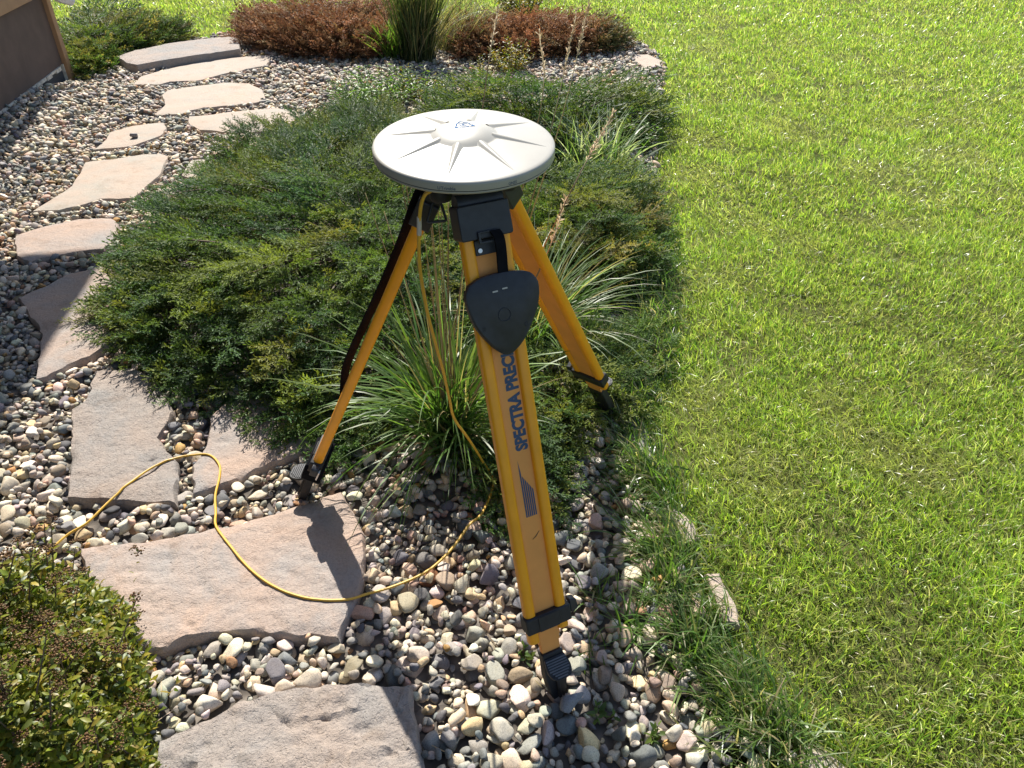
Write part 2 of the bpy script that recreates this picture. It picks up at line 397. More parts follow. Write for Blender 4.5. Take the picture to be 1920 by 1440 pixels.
# ---- flagstones
SLABS = [
 ([(217,105),(253,93),(317,80),(380,72),(430,68),(448,72),(450,91),(367,103),(300,113),(257,121),(235,117)], .09, 'slab3', 'thick grey stone step farthest up the path beside the brown shrub'),
 ([(248,158),(263,142),(307,130),(367,117),(433,107),(507,102),(508,110),(500,122),(443,133),(400,143),(373,150),(320,152),(300,158)], .036, 'slab2', 'long narrow tan flagstone just before the raised stone step'),
 ([(288,215),(308,195),(303,177),(313,168),(367,160),(417,154),(467,155),(493,167),(498,182),(490,190),(433,197),(383,202),(353,207),(343,213),(300,215)], .036, 'slab2', 'tan flagstone third from the far end of the path'),
 ([(350,230),(353,217),(400,213),(467,205),(520,202),(553,205),(567,217),(547,230),(500,245),(473,248),(417,247),(373,243)], .036, 'slab2', 'pinkish flagstone half covered by juniper tips near the far end'),
 ([(175,280),(197,260),(203,247),(247,235),(307,227),(313,240),(303,253),(277,263),(253,272),(213,277)], .036, 'slab2', 'small pale flagstone with one loose dark pebble on it'),
 ([(58,395),(110,363),(133,347),(150,320),(158,302),(213,297),(267,288),(307,287),(317,293),(300,328),(280,343),(253,370),(187,373),(160,382),(110,393)], .036, 'slab2', 'large tan flagstone with a curved left edge, all in sunlight'),
 ([(338,328),(352,305),(360,298),(383,297),(407,302),(443,307),(470,315),(450,332),(417,340),(367,338)], .036, 'slab2', 'flagstone mostly hidden under juniper, only its corner showing'),
 ([(25,440),(91,421),(148,409),(208,407),(222,415),(220,440),(195,465),(148,471),(98,479),(53,491),(28,479)], .036, 'slab1', 'pinkish flagstone overhung by bare juniper twigs, at the edge of shade'),
 ([(30,556),(79,537),(119,516),(169,502),(206,490),(250,491),(265,540),(240,610),(211,634),(190,653),(169,667),(127,684),(87,705),(66,710),(70,667),(75,624),(70,611),(53,590)], .042, 'slab1', 'flagstone crossed by the soft edge of the house shadow'),
 ([(178,692),(255,688),(290,705),(305,730),(325,768),(317,790),(297,819),(310,837),(332,863),(333,900),(331,941),(230,938),(124,932),(130,850),(131,765),(160,750),(168,720)], .042, 'slab3', 'tall grey flagstone with juniper shadow across its top end'),
 ([(359,925),(359,870),(383,837),(394,783),(420,750),(510,735),(585,780),(590,835),(554,852),(492,874),(437,900),(385,920)], .042, 'slab1', 'pink flagstone under the juniper tips beside the striped tripod foot'),
 ([(145,1024),(239,1015),(320,1005),(363,996),(427,983),(512,960),(598,932),(640,919),(666,960),(683,994),(685,1062),(670,1122),(655,1148),(636,1199),(615,1195),(555,1192),(470,1184),(406,1184),(350,1195),(299,1214),(240,1216),(190,1150),(160,1080)], .045, 'slab1', 'large pink and grey flagstone that the yellow cable loops across'),
 ([(299,1387),(325,1370),(384,1344),(448,1310),(512,1293),(576,1282),(662,1278),(773,1278),(781,1348),(798,1440),(812,1520),(560,1545),(330,1520),(280,1440)], .045, 'slab3', 'rough grey flagstone at the bottom edge of the photo'),
]
slab_polys = []
def densify(P, step):
    out = []
    for i in range(len(P)):
        a = np.array(P[i]); b2 = np.array(P[(i + 1) % len(P)]); n = max(1, int(np.linalg.norm(b2 - a) / step))
        for k in range(n): out.append(a + (b2 - a) * k / n)
    return np.array(out)
def flagstone(name, poly, h, thick, mat, seed, step, rough, tilt=(0, 0)):
    P = densify(poly, step); c = P.mean(0)
    nx = vnoise(P[:, 0], P[:, 1], 22, seed); ny = vnoise(P[:, 0], P[:, 1], 22, seed + 5)
    P = P + np.stack([nx, ny], -1) * 0.006
    n = len(P); d = c - P; d = d / np.linalg.norm(d, axis=1)[:, None]
    # inward normals along the outline
    tn = np.roll(P, -1, 0) - np.roll(P, 1, 0); tn /= np.linalg.norm(tn, axis=1)[:, None] + 1e-9
    nin = np.stack([-tn[:, 1], tn[:, 0]], -1); nin *= np.sign((nin * d).sum(1))[:, None]
    top = P + nin * (0.007 + 0.006 * vnoise(P[:, 0], P[:, 1], 30, seed + 9)[:, None])
    lo, hi = P.min(0), P.max(0); st = step * 0.9
    X, Y = np.meshgrid(np.arange(lo[0], hi[0], st), np.arange(lo[1], hi[1], st)); X = X.ravel() + RND.uniform(-.3, .3, X.size) * st; Y = Y.ravel() + RND.uniform(-.3, .3, Y.size) * st
    ok = inside(top, X, Y) & (pdist(top, X, Y) > st * 0.6); pts = np.concatenate([top, np.stack([X[ok], Y[ok]], -1)])
    res = delaunay_2d_cdt([Vector(p) for p in pts], [(i, (i + 1) % n) for i in range(n)], [list(range(n))], 1, 1e-6)
    ov, of = res[0], res[2]; tv = np.array([v[:] for v in ov]); orig = res[3]
    dd = pdist(P, tv[:, 0], tv[:, 1])
    zz = np.empty(len(tv))
    for i, (x, y) in enumerate(tv):
        a = mnoise.fractal((x * 7, y * 7, seed), 0.9, 2.1, 5)
        t_ = mnoise.turbulence((x * 16 + 3, y * 22, seed * 2.0), 4, True)
        cell = mnoise.cell((x * 9 + 0.5 * mnoise.noise((x * 11, y * 11, 2)), y * 13 + 0.5 * mnoise.noise((x * 12, y * 9, 5)), seed))
        fl = mnoise.noise((x * 26 + y * 9, y * 34, seed + .5)); zz[i] = rough * (0.0028 * a + 0.0022 * t_ + 0.0014 * cell - .0024 * max(0, fl - .28) / .3)
    z = h + zz - 0.006 * np.exp(-dd / 0.012)
    V = [(x, y, z_ + (x - c[0]) * tilt[0] + (y - c[1]) * tilt[1]) for (x, y), z_ in zip(tv, z)]; F = [tuple(f) for f in of]
    # which output vertex is outline i
    m_ = {}
    for k, l in enumerate(orig):
        for i in l:
            if i < n: m_[i] = k
    nb = len(V)
    for i in range(n): V.append((P[i][0], P[i][1], h - 0.016 - 0.006 * float(vnoise([P[i][0]], [P[i][1]], 40, seed)[0])))
    for i in range(n): V.append((P[i][0] + nin[i][0] * 0.004, P[i][1] + nin[i][1] * 0.004, h - thick))
    area = sum(P[i][0] * P[(i + 1) % n][1] - P[(i + 1) % n][0] * P[i][1] for i in range(n))
    for i in range(n):
        j = (i + 1) % n
        if i in m_ and j in m_:
            f1 = (m_[i], nb + i, nb + j, m_[j]); f2 = (nb + i, nb + n + i, nb + n + j, nb + j)
            if area < 0: f1 = f1[::-1]; f2 = f2[::-1]
            F += [f1, f2]
    F = [f for f in F if len(set(f)) > 2]
    return mk(name, (V, F), mat)
for k, (px, h, mt, label) in enumerate(SLABS):
    poly = [tuple(G(x, y, h)[:2]) for x, y in px]; slab_polys.append(poly)
    zc = proj(np.array([*np.mean(poly, 0), h]))[2]
    o = flagstone('flagstone', poly, h, h + 0.03, M[mt], k + 1, 0.0085 if zc < 2.4 else 0.02 if zc < 4 else 0.04, 2.8 if k == 12 else 2.0 if k == 9 else 1.3 if k == 11 else 0.8)
    tag(o, label, 'flagstone', 'flagstones of the garden path')
EDGE = [([(1225,945),(1265,940),(1310,985),(1325,1020),(1275,1030),(1235,1000)], 'flat tan edging stone at the lawn, level with the stripes on the tripod leg'),
        ([(1160,775),(1215,780),(1232,850),(1228,880),(1180,870),(1150,820)], 'dark shaded edging stone beside the juniper, right of the front tripod leg'),
        ([(1415,1285),(1465,1300),(1500,1350),(1478,1375),(1440,1355),(1410,1320)], 'small brown edging stone at the lawn corner, below the longest grass'),
        ([(1480,1385),(1545,1390),(1600,1440),(1640,1500),(1540,1500),(1490,1440)], 'tan edging stone at the bottom of the photo under the lawn edge'),
        ([(1310,1060),(1350,1060),(1390,1140),(1400,1190),(1360,1180),(1325,1110)], 'grey edging stone buried in long lawn grass right of the tripod clamp'),
        ([(1180,100),(1215,98),(1245,112),(1246,132),(1215,136),(1185,120)], 'pinkish edging stone at the far corner of the gravel bed')]
for k, (px, label) in enumerate(EDGE):
    pc_ = np.mean(px, 0); poly = [tuple(G(*(pc_ + (np.array(p_) - pc_) * .8), .012)[:2]) for p_ in px]; slab_polys.append(poly)
    o = flagstone('edging_stone', poly, .018, .04, M['slab2' if k != 1 else 'slab3'], 30 + k, 0.016, 1.0); tag(o, label, 'edging stone', 'edging stones along the lawn')

# ---- plant footprints (photo point, height there)
def foot(pts): return [tuple(G(x, y, h)[:2]) for x, y, h in pts]
JUN = {
 'A': foot([(195,590,.05),(240,505,.06),(262,450,.08),(325,385,.1),(395,355,.1),(465,328,.1),(440,304,.12),(375,292,.12),(420,262,.14),(490,246,.16),(570,222,.2),(650,185,.25),(720,165,.28),(800,190,.3),(890,330,.25),(930,480,.2),(900,620,.15),(760,740,.1),(690,840,.05),(640,858,.04),(575,815,.03),(500,785,.04),(430,735,.05),(345,738,.05),(300,692,.05),(240,648,.05)]),
 'B': foot([(800,235,.2),(805,165,.2),(860,140,.25),(930,135,.33),(1000,130,.33),(1100,140,.3),(1180,135,.28),(1238,155,.2),(1243,190,.08),(1215,260,.06),(1100,290,.1),(950,300,.2)]),
 'C': foot([(950,340,.25),(1060,285,.28),(1180,280,.25),(1232,350,.12),(1228,430,.05),(1222,520,.04),(1120,570,.05),(1000,540,.1)]),
 'D': foot([(930,600,.15),(1000,560,.15),(1100,575,.15),(1215,590,.12),(1222,640,.05),(1190,720,.04),(1170,770,.03),(1120,800,.03),(1060,880,.02),(1050,960,.02),(960,975,.02),(900,930,.02),(900,840,.05)]),
 'E': foot([(112,84,.1),(150,52,.1),(250,48,.1),(345,58,.08),(352,72,.05),(300,84,.05),(225,108,.02),(215,128,.02),(160,152,.02),(135,140,.02)]),
 'F': foot([(450,60,.05),(500,35,.12),(600,22,.15),(700,25,.15),(790,50,.1),(775,100,.03),(640,118,.02),(540,106,.02),(462,90,.02)]),
 'G': foot([(845,60,.1),(890,40,.15),(1000,38,.15),(1090,35,.15),(1150,52,.1),(1172,80,.08),(1100,102,.02),(980,118,.02),(870,112,.02)]),
}
SPIREA = foot([(-160,1300,.1),(-120,1080,.3),(0,970,.33),(100,972,.28),(185,1040,.18),(245,1120,.1),(275,1230,.05),(290,1330,.04),(300,1440,.04),(300,1600,.04),(-100,1700,.05)])

# ---- pebbles: dropped one after another onto a height map of the bed
def pebble_shape(seed, sub):
    rg = np.random.default_rng(seed); bm = bmesh.new(); bmesh.ops.create_icosphere(bm, subdivisions=sub, radius=1)
    V = np.array([v.co[:] for v in bm.verts]); T = np.array([[v.index for v in f.verts] for f in bm.faces]); bm.free()
    for _ in range(rg.integers(6, 11)):
        n_ = rg.normal(size=3); n_ /= np.linalg.norm(n_); d = rg.uniform(0.38, 0.82); e = V @ n_ - d
        V = V - np.where(e > 0, e, 0)[:, None] * n_ * rg.uniform(0.9, 1.0)
    nz = np.array([mnoise.noise((v[0] * 1.6 + seed, v[1] * 1.6, v[2] * 1.6)) for v in V]); V *= (1 + 0.07 * nz)[:, None]
    return V, T
def octa(seed):
    rg = np.random.default_rng(seed); V = [(1,0,0),(-1,0,0),(0,1,0),(0,-1,0),(0,0,1),(0,0,-1)]
    T = [(0,2,4),(2,1,4),(1,3,4),(3,0,4),(2,0,5),(1,2,5),(3,1,5),(0,3,5)]
    V = [np.array(v, float) for v in V]; mid = {}; T2 = []
    def md(a, b2):
        k = (min(a, b2), max(a, b2))
        if k not in mid: p = V[a] + V[b2]; V.append(p / np.linalg.norm(p)); mid[k] = len(V) - 1
        return mid[k]
    for a, b2, c in T:
        x, y, z = md(a, b2), md(b2, c), md(c, a); T2 += [(a, x, z), (x, b2, y), (z, y, c), (x, y, z)]
    V = np.array(V) * (1 + rg.normal(0, 0.16, (len(V), 1))); return V, np.array(T2)
NV = 10
SH3 = [pebble_shape(100 + i, 3) for i in range(NV)]; SH2 = [pebble_shape(100 + i, 2) for i in range(NV)]; SH1 = [octa(300 + i) for i in range(NV)]
CELL = 0.007; X0, Y0 = -4.4, 0.25; NX, NY = int(6.3 / CELL), int(9.0 / CELL)
cx, cy = np.meshgrid(X0 + (np.arange(NX) + .5) * CELL, Y0 + (np.arange(NY) + .5) * CELL)
c4x, c4y = cx[::4, ::4], cy[::4, ::4]
okm = inside(BED, c4x, c4y)
for kk in JUN:
    okm &= ~(inside(JUN[kk], c4x, c4y) & (pdist(JUN[kk], c4x, c4y) > (0.17 if kk in 'ABC' else 0.3)))
okm &= ~(inside(SPIREA, c4x, c4y) & (pdist(SPIREA, c4x, c4y) > 0.25))
ppx, ppy, ppz = proj(np.stack([c4x, c4y, 0 * c4x], -1)); okm &= (ppx > -330) & (ppx < 1900) & (ppy < 1660) & (c4x > -3.75)
HM = hg(cx, cy).astype(np.float32); BASE = HM.copy(); BLOCK = np.zeros(HM.shape, bool)
for P in slab_polys:
    A = np.array(P); i0 = max(0, int((A[:, 0].min() - X0) / CELL)); i1 = min(NX, int((A[:, 0].max() - X0) / CELL) + 2); j0 = max(0, int((A[:, 1].min() - Y0) / CELL)); j1 = min(NY, int((A[:, 1].max() - Y0) / CELL) + 2)
    if i1 > i0 and j1 > j0: BLOCK[j0:j1, i0:i1] |= inside(P, cx[j0:j1, i0:i1], cy[j0:j1, i0:i1])
cells = np.argwhere(okm); rg = np.random.default_rng(11)
PCOL = [(.52,.46,.375), (.60,.545,.46), (.46,.375,.275), (.38,.355,.32), (.25,.245,.24), (.13,.135,.145), (.16,.17,.18), (.43,.30,.24), (.40,.24,.095), (.52,.40,.25), (.28,.225,.18), (.30,.31,.29), (.08,.083,.09), (.34,.18,.10)]
PP = np.array([.19, .15, .10, .15, .10, .06, .07, .035, .015, .05, .05, .07, .03, .008]); PP = PP / PP.sum()
peb = []
areaN = len(cells)
def drop(x, y, a, cap):
    b_ = a * rg.uniform(.62, .95); c_ = a * rg.uniform(.36, .66)
    th = rg.uniform(0, math.pi); ii = int((x - X0) / CELL); jj = int((y - Y0) / CELL); rr_ = int(a / CELL) + 1
    if ii - rr_ < 0 or jj - rr_ < 0 or ii + rr_ >= NX or jj + rr_ >= NY: return
    sl_ = (slice(jj - rr_, jj + rr_ + 1), slice(ii - rr_, ii + rr_ + 1))
    dx = cx[sl_] - x; dy = cy[sl_] - y; u = (dx * math.cos(th) + dy * math.sin(th)) / a; v = (-dx * math.sin(th) + dy * math.cos(th)) / b_
    e = u * u + v * v; fp = e < 1; core = e < 0.22
    if BLOCK[sl_][core].any(): return
    hh = HM[sl_]; base = BASE[sl_][rr_, rr_]
    prof = c_ * np.sqrt(np.clip(1 - e, 0, 1))
    s_ = np.sort((hh + prof)[fp])[int(.8 * (fp.sum() - 1))] - c_
    zc = max(s_ + c_ * 0.6, base + c_ * 0.4)
    if zc + c_ > base + cap: return
    gxs = ((hh[:, -1].mean() - hh[:, 0].mean()) / (2 * a), (hh[-1].mean() - hh[0].mean()) / (2 * a))
    hh[fp] = np.maximum(hh[fp], (zc + prof)[fp])
    peb.append((x, y, zc, a, b_, c_, th, np.clip(-gxs[0], -.5, .5), np.clip(gxs[1], -.5, .5)))
for it in range(32000):
    j, i = cells[rg.integers(areaN)]; x = X0 + (i * 4 + rg.random() * 4) * CELL; y = Y0 + (j * 4 + rg.random() * 4) * CELL
    drop(x, y, (0.0125 + 0.0205 * rg.random() ** 1.5) * (1.08 if y < 2.2 else 1.0), .056 - .006 * it / 32000)
okf = np.kron(okm, np.ones((4, 4), bool))[:NY, :NX]
for rnd, (r0, r1, q_) in enumerate(((.012, .019, .012), (.010, .016, .02), (.008, .012, .02))):                # fill what is still bare
    bare = np.argwhere(okf[:HM.shape[0], :HM.shape[1]] & ~BLOCK[:okf.shape[0], :okf.shape[1]] & (HM[:okf.shape[0], :okf.shape[1]] < BASE[:okf.shape[0], :okf.shape[1]] + q_))
    nfill = min(len(bare), 9000)
    for k in rg.choice(len(bare), nfill, replace=False):
        j, i = bare[k]
        if HM[j, i] < BASE[j, i] + q_: drop(X0 + (i + .5) * CELL, Y0 + (j + .5) * CELL, rg.uniform(r0, r1), .056)
peb = np.array(peb); npeb = len(peb)
def eul(rx, ry, rz):
    cxr, sxr, cyr, syr, czr, szr = np.cos(rx), np.sin(rx), np.cos(ry), np.sin(ry), np.cos(rz), np.sin(rz); o = np.ones_like(rx); z = np.zeros_like(rx)
    A = np.stack([np.stack([o, z, z], -1), np.stack([z, cxr, -sxr], -1), np.stack([z, sxr, cxr], -1)], -2)
    B = np.stack([np.stack([cyr, z, syr], -1), np.stack([z, o, z], -1), np.stack([-syr, z, cyr], -1)], -2)
    C = np.stack([np.stack([czr, -szr, z], -1), np.stack([szr, czr, z], -1), np.stack([z, z, o], -1)], -2)
    return A @ B @ C
RM = eul(peb[:, 8] + rg.normal(0, .22, npeb), peb[:, 7] + rg.normal(0, .22, npeb), peb[:, 6])
pcol = np.clip(pick(PCOL, npeb, 0.13, PP, rg) * np.array((1.08, 1.03, .95)), 0, .8)
px_, py_, pz_ = proj(peb[:, :3])
top = HM[np.clip(((peb[:, 1] - Y0) / CELL).astype(int), 0, NY - 1), np.clip(((peb[:, 0] - X0) / CELL).astype(int), 0, NX - 1)] <= peb[:, 2] + peb[:, 5] + 0.004
score = peb[:, 3] / pz_ * ((px_ > 10) & (px_ < 1910) & (py_ > 0) & (py_ < 1425) & top & ~inside(SPIREA, peb[:, 0], peb[:, 1]) & ~inside(JUN['D'], peb[:, 0], peb[:, 1]))
order = np.argsort(-score); ind = order[:298]; isind = np.zeros(npeb, bool); isind[ind] = True
shape_i = rg.integers(0, NV, npeb)
pm = []
for i in range(NV):
    me = npmesh('pebble', SH3[i][0], SH3[i][1], None, True); me.materials.append(M['stone_i']); pm.append(me)
for i in ind:
    o = bpy.data.objects.new('pebble', pm[shape_i[i]]); COL.objects.link(o); o.parent = bed; o.color = (*pcol[i], 1)
    S = np.eye(4); S[:3, :3] = RM[i] * peb[i, 3:6][None, :]; S[:3, 3] = peb[i, :3]; o.matrix_local = Matrix(S.tolist())
acc = Acc()
for tier, SHx in ((0, SH2), (1, SH1)):
    for i in range(NV):
        s = (~isind) & (shape_i == i) & ((pz_ < 4.4) == (tier == 0))
        if s.any(): acc.inst(SHx[i][0], SHx[i][1], RM[s] * peb[s][:, None, 3:6], peb[s][:, :3], pcol[s])
g = link('pebbles', acc.mesh('pebbles', (0, 0, 0), True), M['stone_s'], bed); g['kind'] = 'stuff'
print('pebbles', npeb)

# ---- lawn blades
HOUSE_X, HOUSE_Y = -3.38, 6.15
acc = Acc(); rl = np.random.default_rng(21)
LAWN = [(.24,.33,.055), (.29,.37,.06), (.34,.40,.08), (.14,.225,.045), (.40,.43,.14), (.45,.40,.21), (.58,.52,.34)]
LP = np.array([.20, .22, .19, .15, .10, .08, .06])
def lawn_zone(y0, y1, dens, L0, w0, seg):
    x0, x1 = -(y1 * .75 + 1.6), y1 * .75 + 1.6; k = int((x1 - x0) * (y1 - y0) * dens)
    X = rl.uniform(x0, x1, k); Y = rl.uniform(y0, y1, k); qx, qy, qz = proj(np.stack([X, Y, 0 * X], -1))
    ok = (qx > -150) & (qx < 2120) & (qy < 1560) & ~inside(BED, X, Y) & ~((X < HOUSE_X + .02) & (Y < HOUSE_Y + .1)); X, Y = X[ok], Y[ok]; k = len(X)
    thin = vnoise(X, Y, 4.5, 14) + .5 * vnoise(X, Y, 11, 15); kp = rl.random(k) > np.clip((thin - .15) * 2.0, 0, .5); X, Y = X[kp], Y[kp]; k = len(X)
    patch = vnoise(X, Y, 1.1, 3); fine = vnoise(X, Y, 6.0, 4)
    L = L0 * rl.uniform(.45, 1.4, k) * (1 + .3 * fine + .15 * patch); az = rl.uniform(0, 2 * math.pi, k)
    az = az + .5 * np.sin(az * 1 + 3 * patch)
    th0 = np.abs(rl.normal(.5, .38, k)); col = pick(LAWN, k, .16, LP, rl)
    dry = np.clip((vnoise(X, Y, 3.3, 8) - .05) * 2.2, 0, 1)[:, None] * .55
    col = col * (1 - dry) + dry * np.array((.37, .35, .15)) * rl.uniform(.7, 1.2, (k, 1))
    col *= (1 + .22 * patch + .2 * fine)[:, None]
    th0 = th0 + dry[:, 0] * .5
    acc.raw(*strips(np.stack([X, Y, np.full(k, -.006)], -1), az, L, th0, rl.normal(.55, .4, k), w0 * rl.uniform(.7, 1.3, k), seg, np.clip(col, .005, .6), twist=rl.normal(0, .7, k), rng=rl))
lawn_zone(.4, 2.2, 27000, .037, .0026, 3)
lawn_zone(2.2, 3.6, 18000, .038, .0031, 2)
lawn_zone(3.6, 5.6, 9800, .041, .0042, 2)
lawn_zone(5.6, 8.0, 4800, .046, .0058, 2)
lawn_zone(8.0, 12.5, 2500, .050, .0085, 2)
# unmown blades along the edge, leaning over the stones
edge = [np.array(p) for p in BED[12:]]; eb = []
ed = densify([tuple(p) for p in edge], .01)[:-1]
ed = ed[:int(len(ed) * .62)] if False else ed
seglen = np.linalg.norm(np.diff(np.array(edge), axis=0), axis=1)
pts = np.concatenate([np.array(edge[i]) + np.linspace(0, 1, max(2, int(seglen[i] / .004)), endpoint=False)[:, None] * (np.array(edge[i + 1]) - np.array(edge[i])) for i in range(len(edge) - 1)])
pts = pts[pts[:, 1] < 3.4]
pts = np.repeat(pts, 13, 0); k = len(pts); pts = pts + rl.normal(0, .05, (k, 2)) + np.array((.012, 0)); nb = vnoise(pts[:, 0], pts[:, 1], 7, 6); keep = nb > -.25; pts = pts[keep]; nb = nb[keep]; k = len(pts)
acc.raw(*strips(np.concatenate([pts, np.full((k, 1), -.004)], 1), rl.normal(math.pi * 1.05, 1.1, k), rl.uniform(.05, .15, k) * (1 + .5 * nb), np.abs(rl.normal(.55, .3, k)), rl.normal(1.0, .4, k), rl.uniform(.003, .0056, k), 5,
        pick([(.08,.15,.03), (.12,.19,.04), (.16,.21,.07), (.33,.28,.17), (.22,.23,.12)], k, .15, [.3, .28, .15, .12, .15], rl), rng=rl))
o = link('lawn_grass', acc.mesh('lawn_grass'), M['lawn']); tag(o, 'mown green lawn with dry straw patches and a longer ragged edge', 'lawn', kind='stuff')

# dry blades and twigs lying on the stones
k = 420; LQ = cells[rl.integers(0, len(cells), k)]; LX = X0 + LQ[:, 1] * 4 * CELL; LY = Y0 + LQ[:, 0] * 4 * CELL
LZ = np.array([max(HM[min(NY - 1, int((y - Y0) / CELL)), min(NX - 1, int((x - X0) / CELL))], 0) for x, y in zip(LX, LY)])
A_ = Acc(); A_.raw(*strips(np.stack([LX, LY, LZ + .004], -1), rl.uniform(0, 6.28, k), rl.uniform(.025, .09, k), rl.uniform(1.35, 1.6, k), rl.normal(0, .2, k), rl.uniform(.0015, .0035, k), 4, pick([(.38,.31,.19), (.28,.21,.12), (.16,.11,.07), (.44,.38,.25)], k, .15, None, rl), rng=rl))
o = link('dry_litter', A_.mesh('dry_litter'), M['straw']); tag(o, 'dry grass bits and twigs scattered over the gravel', 'litter', kind='stuff')

# ================================================================== THE HOUSE
hs = empty('house', (HOUSE_X, HOUSE_Y, 0), 'brown panelled house corner with tan trim and white downspout', 'house')
U, VV, NN = (0, 1, 0), (0, 0, 1), (1, 0, 0); HO = (HOUSE_X, 0, 0)
mk('wall', boxo(HO, U, VV, NN, -4, HOUSE_Y - .07, .15, .63, -.12, 0), M['siding'], hs, bevel=.002)
mk('wall', boxo(HO, U, VV, NN, -4, HOUSE_Y - .07, .66, 3.22, -.12, .004), M['siding'], hs, bevel=.002)
mk('trim_board', boxo(HO, U, VV, NN, -4, 5.85, .62, .80, -.1, .028), M['tan'], hs, bevel=.003)
mk('back_wall', boxo((HOUSE_X, HOUSE_Y, 0), (1, 0, 0), (0, 0, 1), (0, 1, 0), -5, -.05, .02, 3.22, -.1, -.002), M['siding'], hs)
mk('corner_trim', boxo(HO, U, VV, NN, HOUSE_Y - .068, HOUSE_Y + .004, .0, 3.2, -.09, .03), M['tan'], hs, bevel=.004)
mk('pale_strip', joinvf(*[boxo(HO, U, VV, NN, y_, y_ + .098, .128 + .006 * math.sin(y_ * 23), .15, -.05, .010 + .004 * math.sin(y_ * 31)) for y_ in np.arange(3.5, HOUSE_Y - .17, .1)]), M['foam'], hs)
mk('mesh_screen', boxo(HO, U, VV, NN, -4, HOUSE_Y - .07, -.05, .13, -.05, -.012), M['mesh'], hs, smooth=False)
mk('screen_frame', boxo(HO, U, VV, NN, HOUSE_Y - .085, HOUSE_Y - .0705, .0, .15, -.03, .006), M['foam'], hs)
mk('roof', joinvf(prism([(-2.455, 3.20), (-2.455, 3.32), (-6.6, 4.94), (-8, 4.94), (-8, 3.24), (-3.3, 3.24)], (0, 0, 0), (1, 0, 0), (0, 0, 1), (0, 1, 0), -4.5, 6.24)), M['shingle'], hs, smooth=False)
hs.rotation_euler = (0, 0, rad(8))
sp = spline([(HOUSE_X + .085, HOUSE_Y - .02, 2.5), (HOUSE_X + .085, HOUSE_Y - .02, 1.5), (HOUSE_X + .085, HOUSE_Y - .02, .72), (HOUSE_X + .10, HOUSE_Y - .06, .62), (HOUSE_X + .17, HOUSE_Y + .02, .565)], 5)
mk('downspout', tube(sp, .042, 8), M['spout'], hs)

# ================================================================== SHRUBS
def juniper_spray(seed, nside, nsub, w, L=.17):
    rg_ = np.random.default_rng(seed); V = []; T = []; C = []
    def el(p, d, ln, wd, br):
        d = d / np.linalg.norm(d); s_ = np.cross(d, rg_.normal(size=3) * .55 + np.array((0, 0, 1))); s_ /= np.linalg.norm(s_) + 1e-9; n0 = len(V)
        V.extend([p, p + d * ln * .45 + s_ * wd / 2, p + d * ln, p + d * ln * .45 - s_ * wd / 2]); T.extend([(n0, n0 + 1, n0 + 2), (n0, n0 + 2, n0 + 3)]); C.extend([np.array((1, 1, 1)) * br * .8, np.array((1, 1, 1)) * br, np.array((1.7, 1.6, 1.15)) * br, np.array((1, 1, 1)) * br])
    ax = lambda t: np.array((L * t, .012 * math.sin(t * 3 + seed), .03 * t * t - .008 * t))
    for i in range(5): el(ax(i / 5), ax((i + 1) / 5) - ax(i / 5), L / 4.2, w * 1.1, .9)
    for i in range(nside):
        t = .06 + .92 * (i + rg_.random()) / nside; sgn = 1 if i % 2 else -1
        ang = rg_.uniform(.45, .95); out = np.array((0, sgn * math.cos(ph := rg_.normal(0, .6)), math.sin(ph) * 1.0)); d = np.array((math.cos(ang), 0, 0)) + out * math.sin(ang) + np.array((0, 0, .12))
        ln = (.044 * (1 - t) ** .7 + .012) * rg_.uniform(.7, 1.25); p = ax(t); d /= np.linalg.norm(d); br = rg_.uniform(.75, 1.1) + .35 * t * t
        el(p, d, ln, w * .95, br)
        for k in range(nsub):
            q = p + d * ln * (.25 + .75 * (k + rg_.random() * .6) / nsub); d2 = d + rg_.normal(0, .45, 3) + np.array((.2, 0, .1)); el(q, d2, ln * rg_.uniform(.25, .42) + .004, w, br * rg_.uniform(.85, 1.3))
    return np.array(V), np.array(T), np.array(C)
SPR_N = [juniper_spray(i, 22, 5, .0047, .19) for i in range(6)]; SPR_F = [juniper_spray(50 + i, 13, 2, .0075, .20) for i in range(5)]
JG = [(.058,.102,.032), (.072,.116,.038), (.100,.136,.036), (.042,.080,.036), (.125,.152,.044), (.056,.100,.048)]
JB = [(.24,.125,.070), (.185,.095,.055), (.28,.16,.095), (.15,.085,.052), (.22,.155,.10)]
JO = [(.12,.13,.055), (.15,.14,.06), (.09,.11,.05), (.19,.12,.055)]
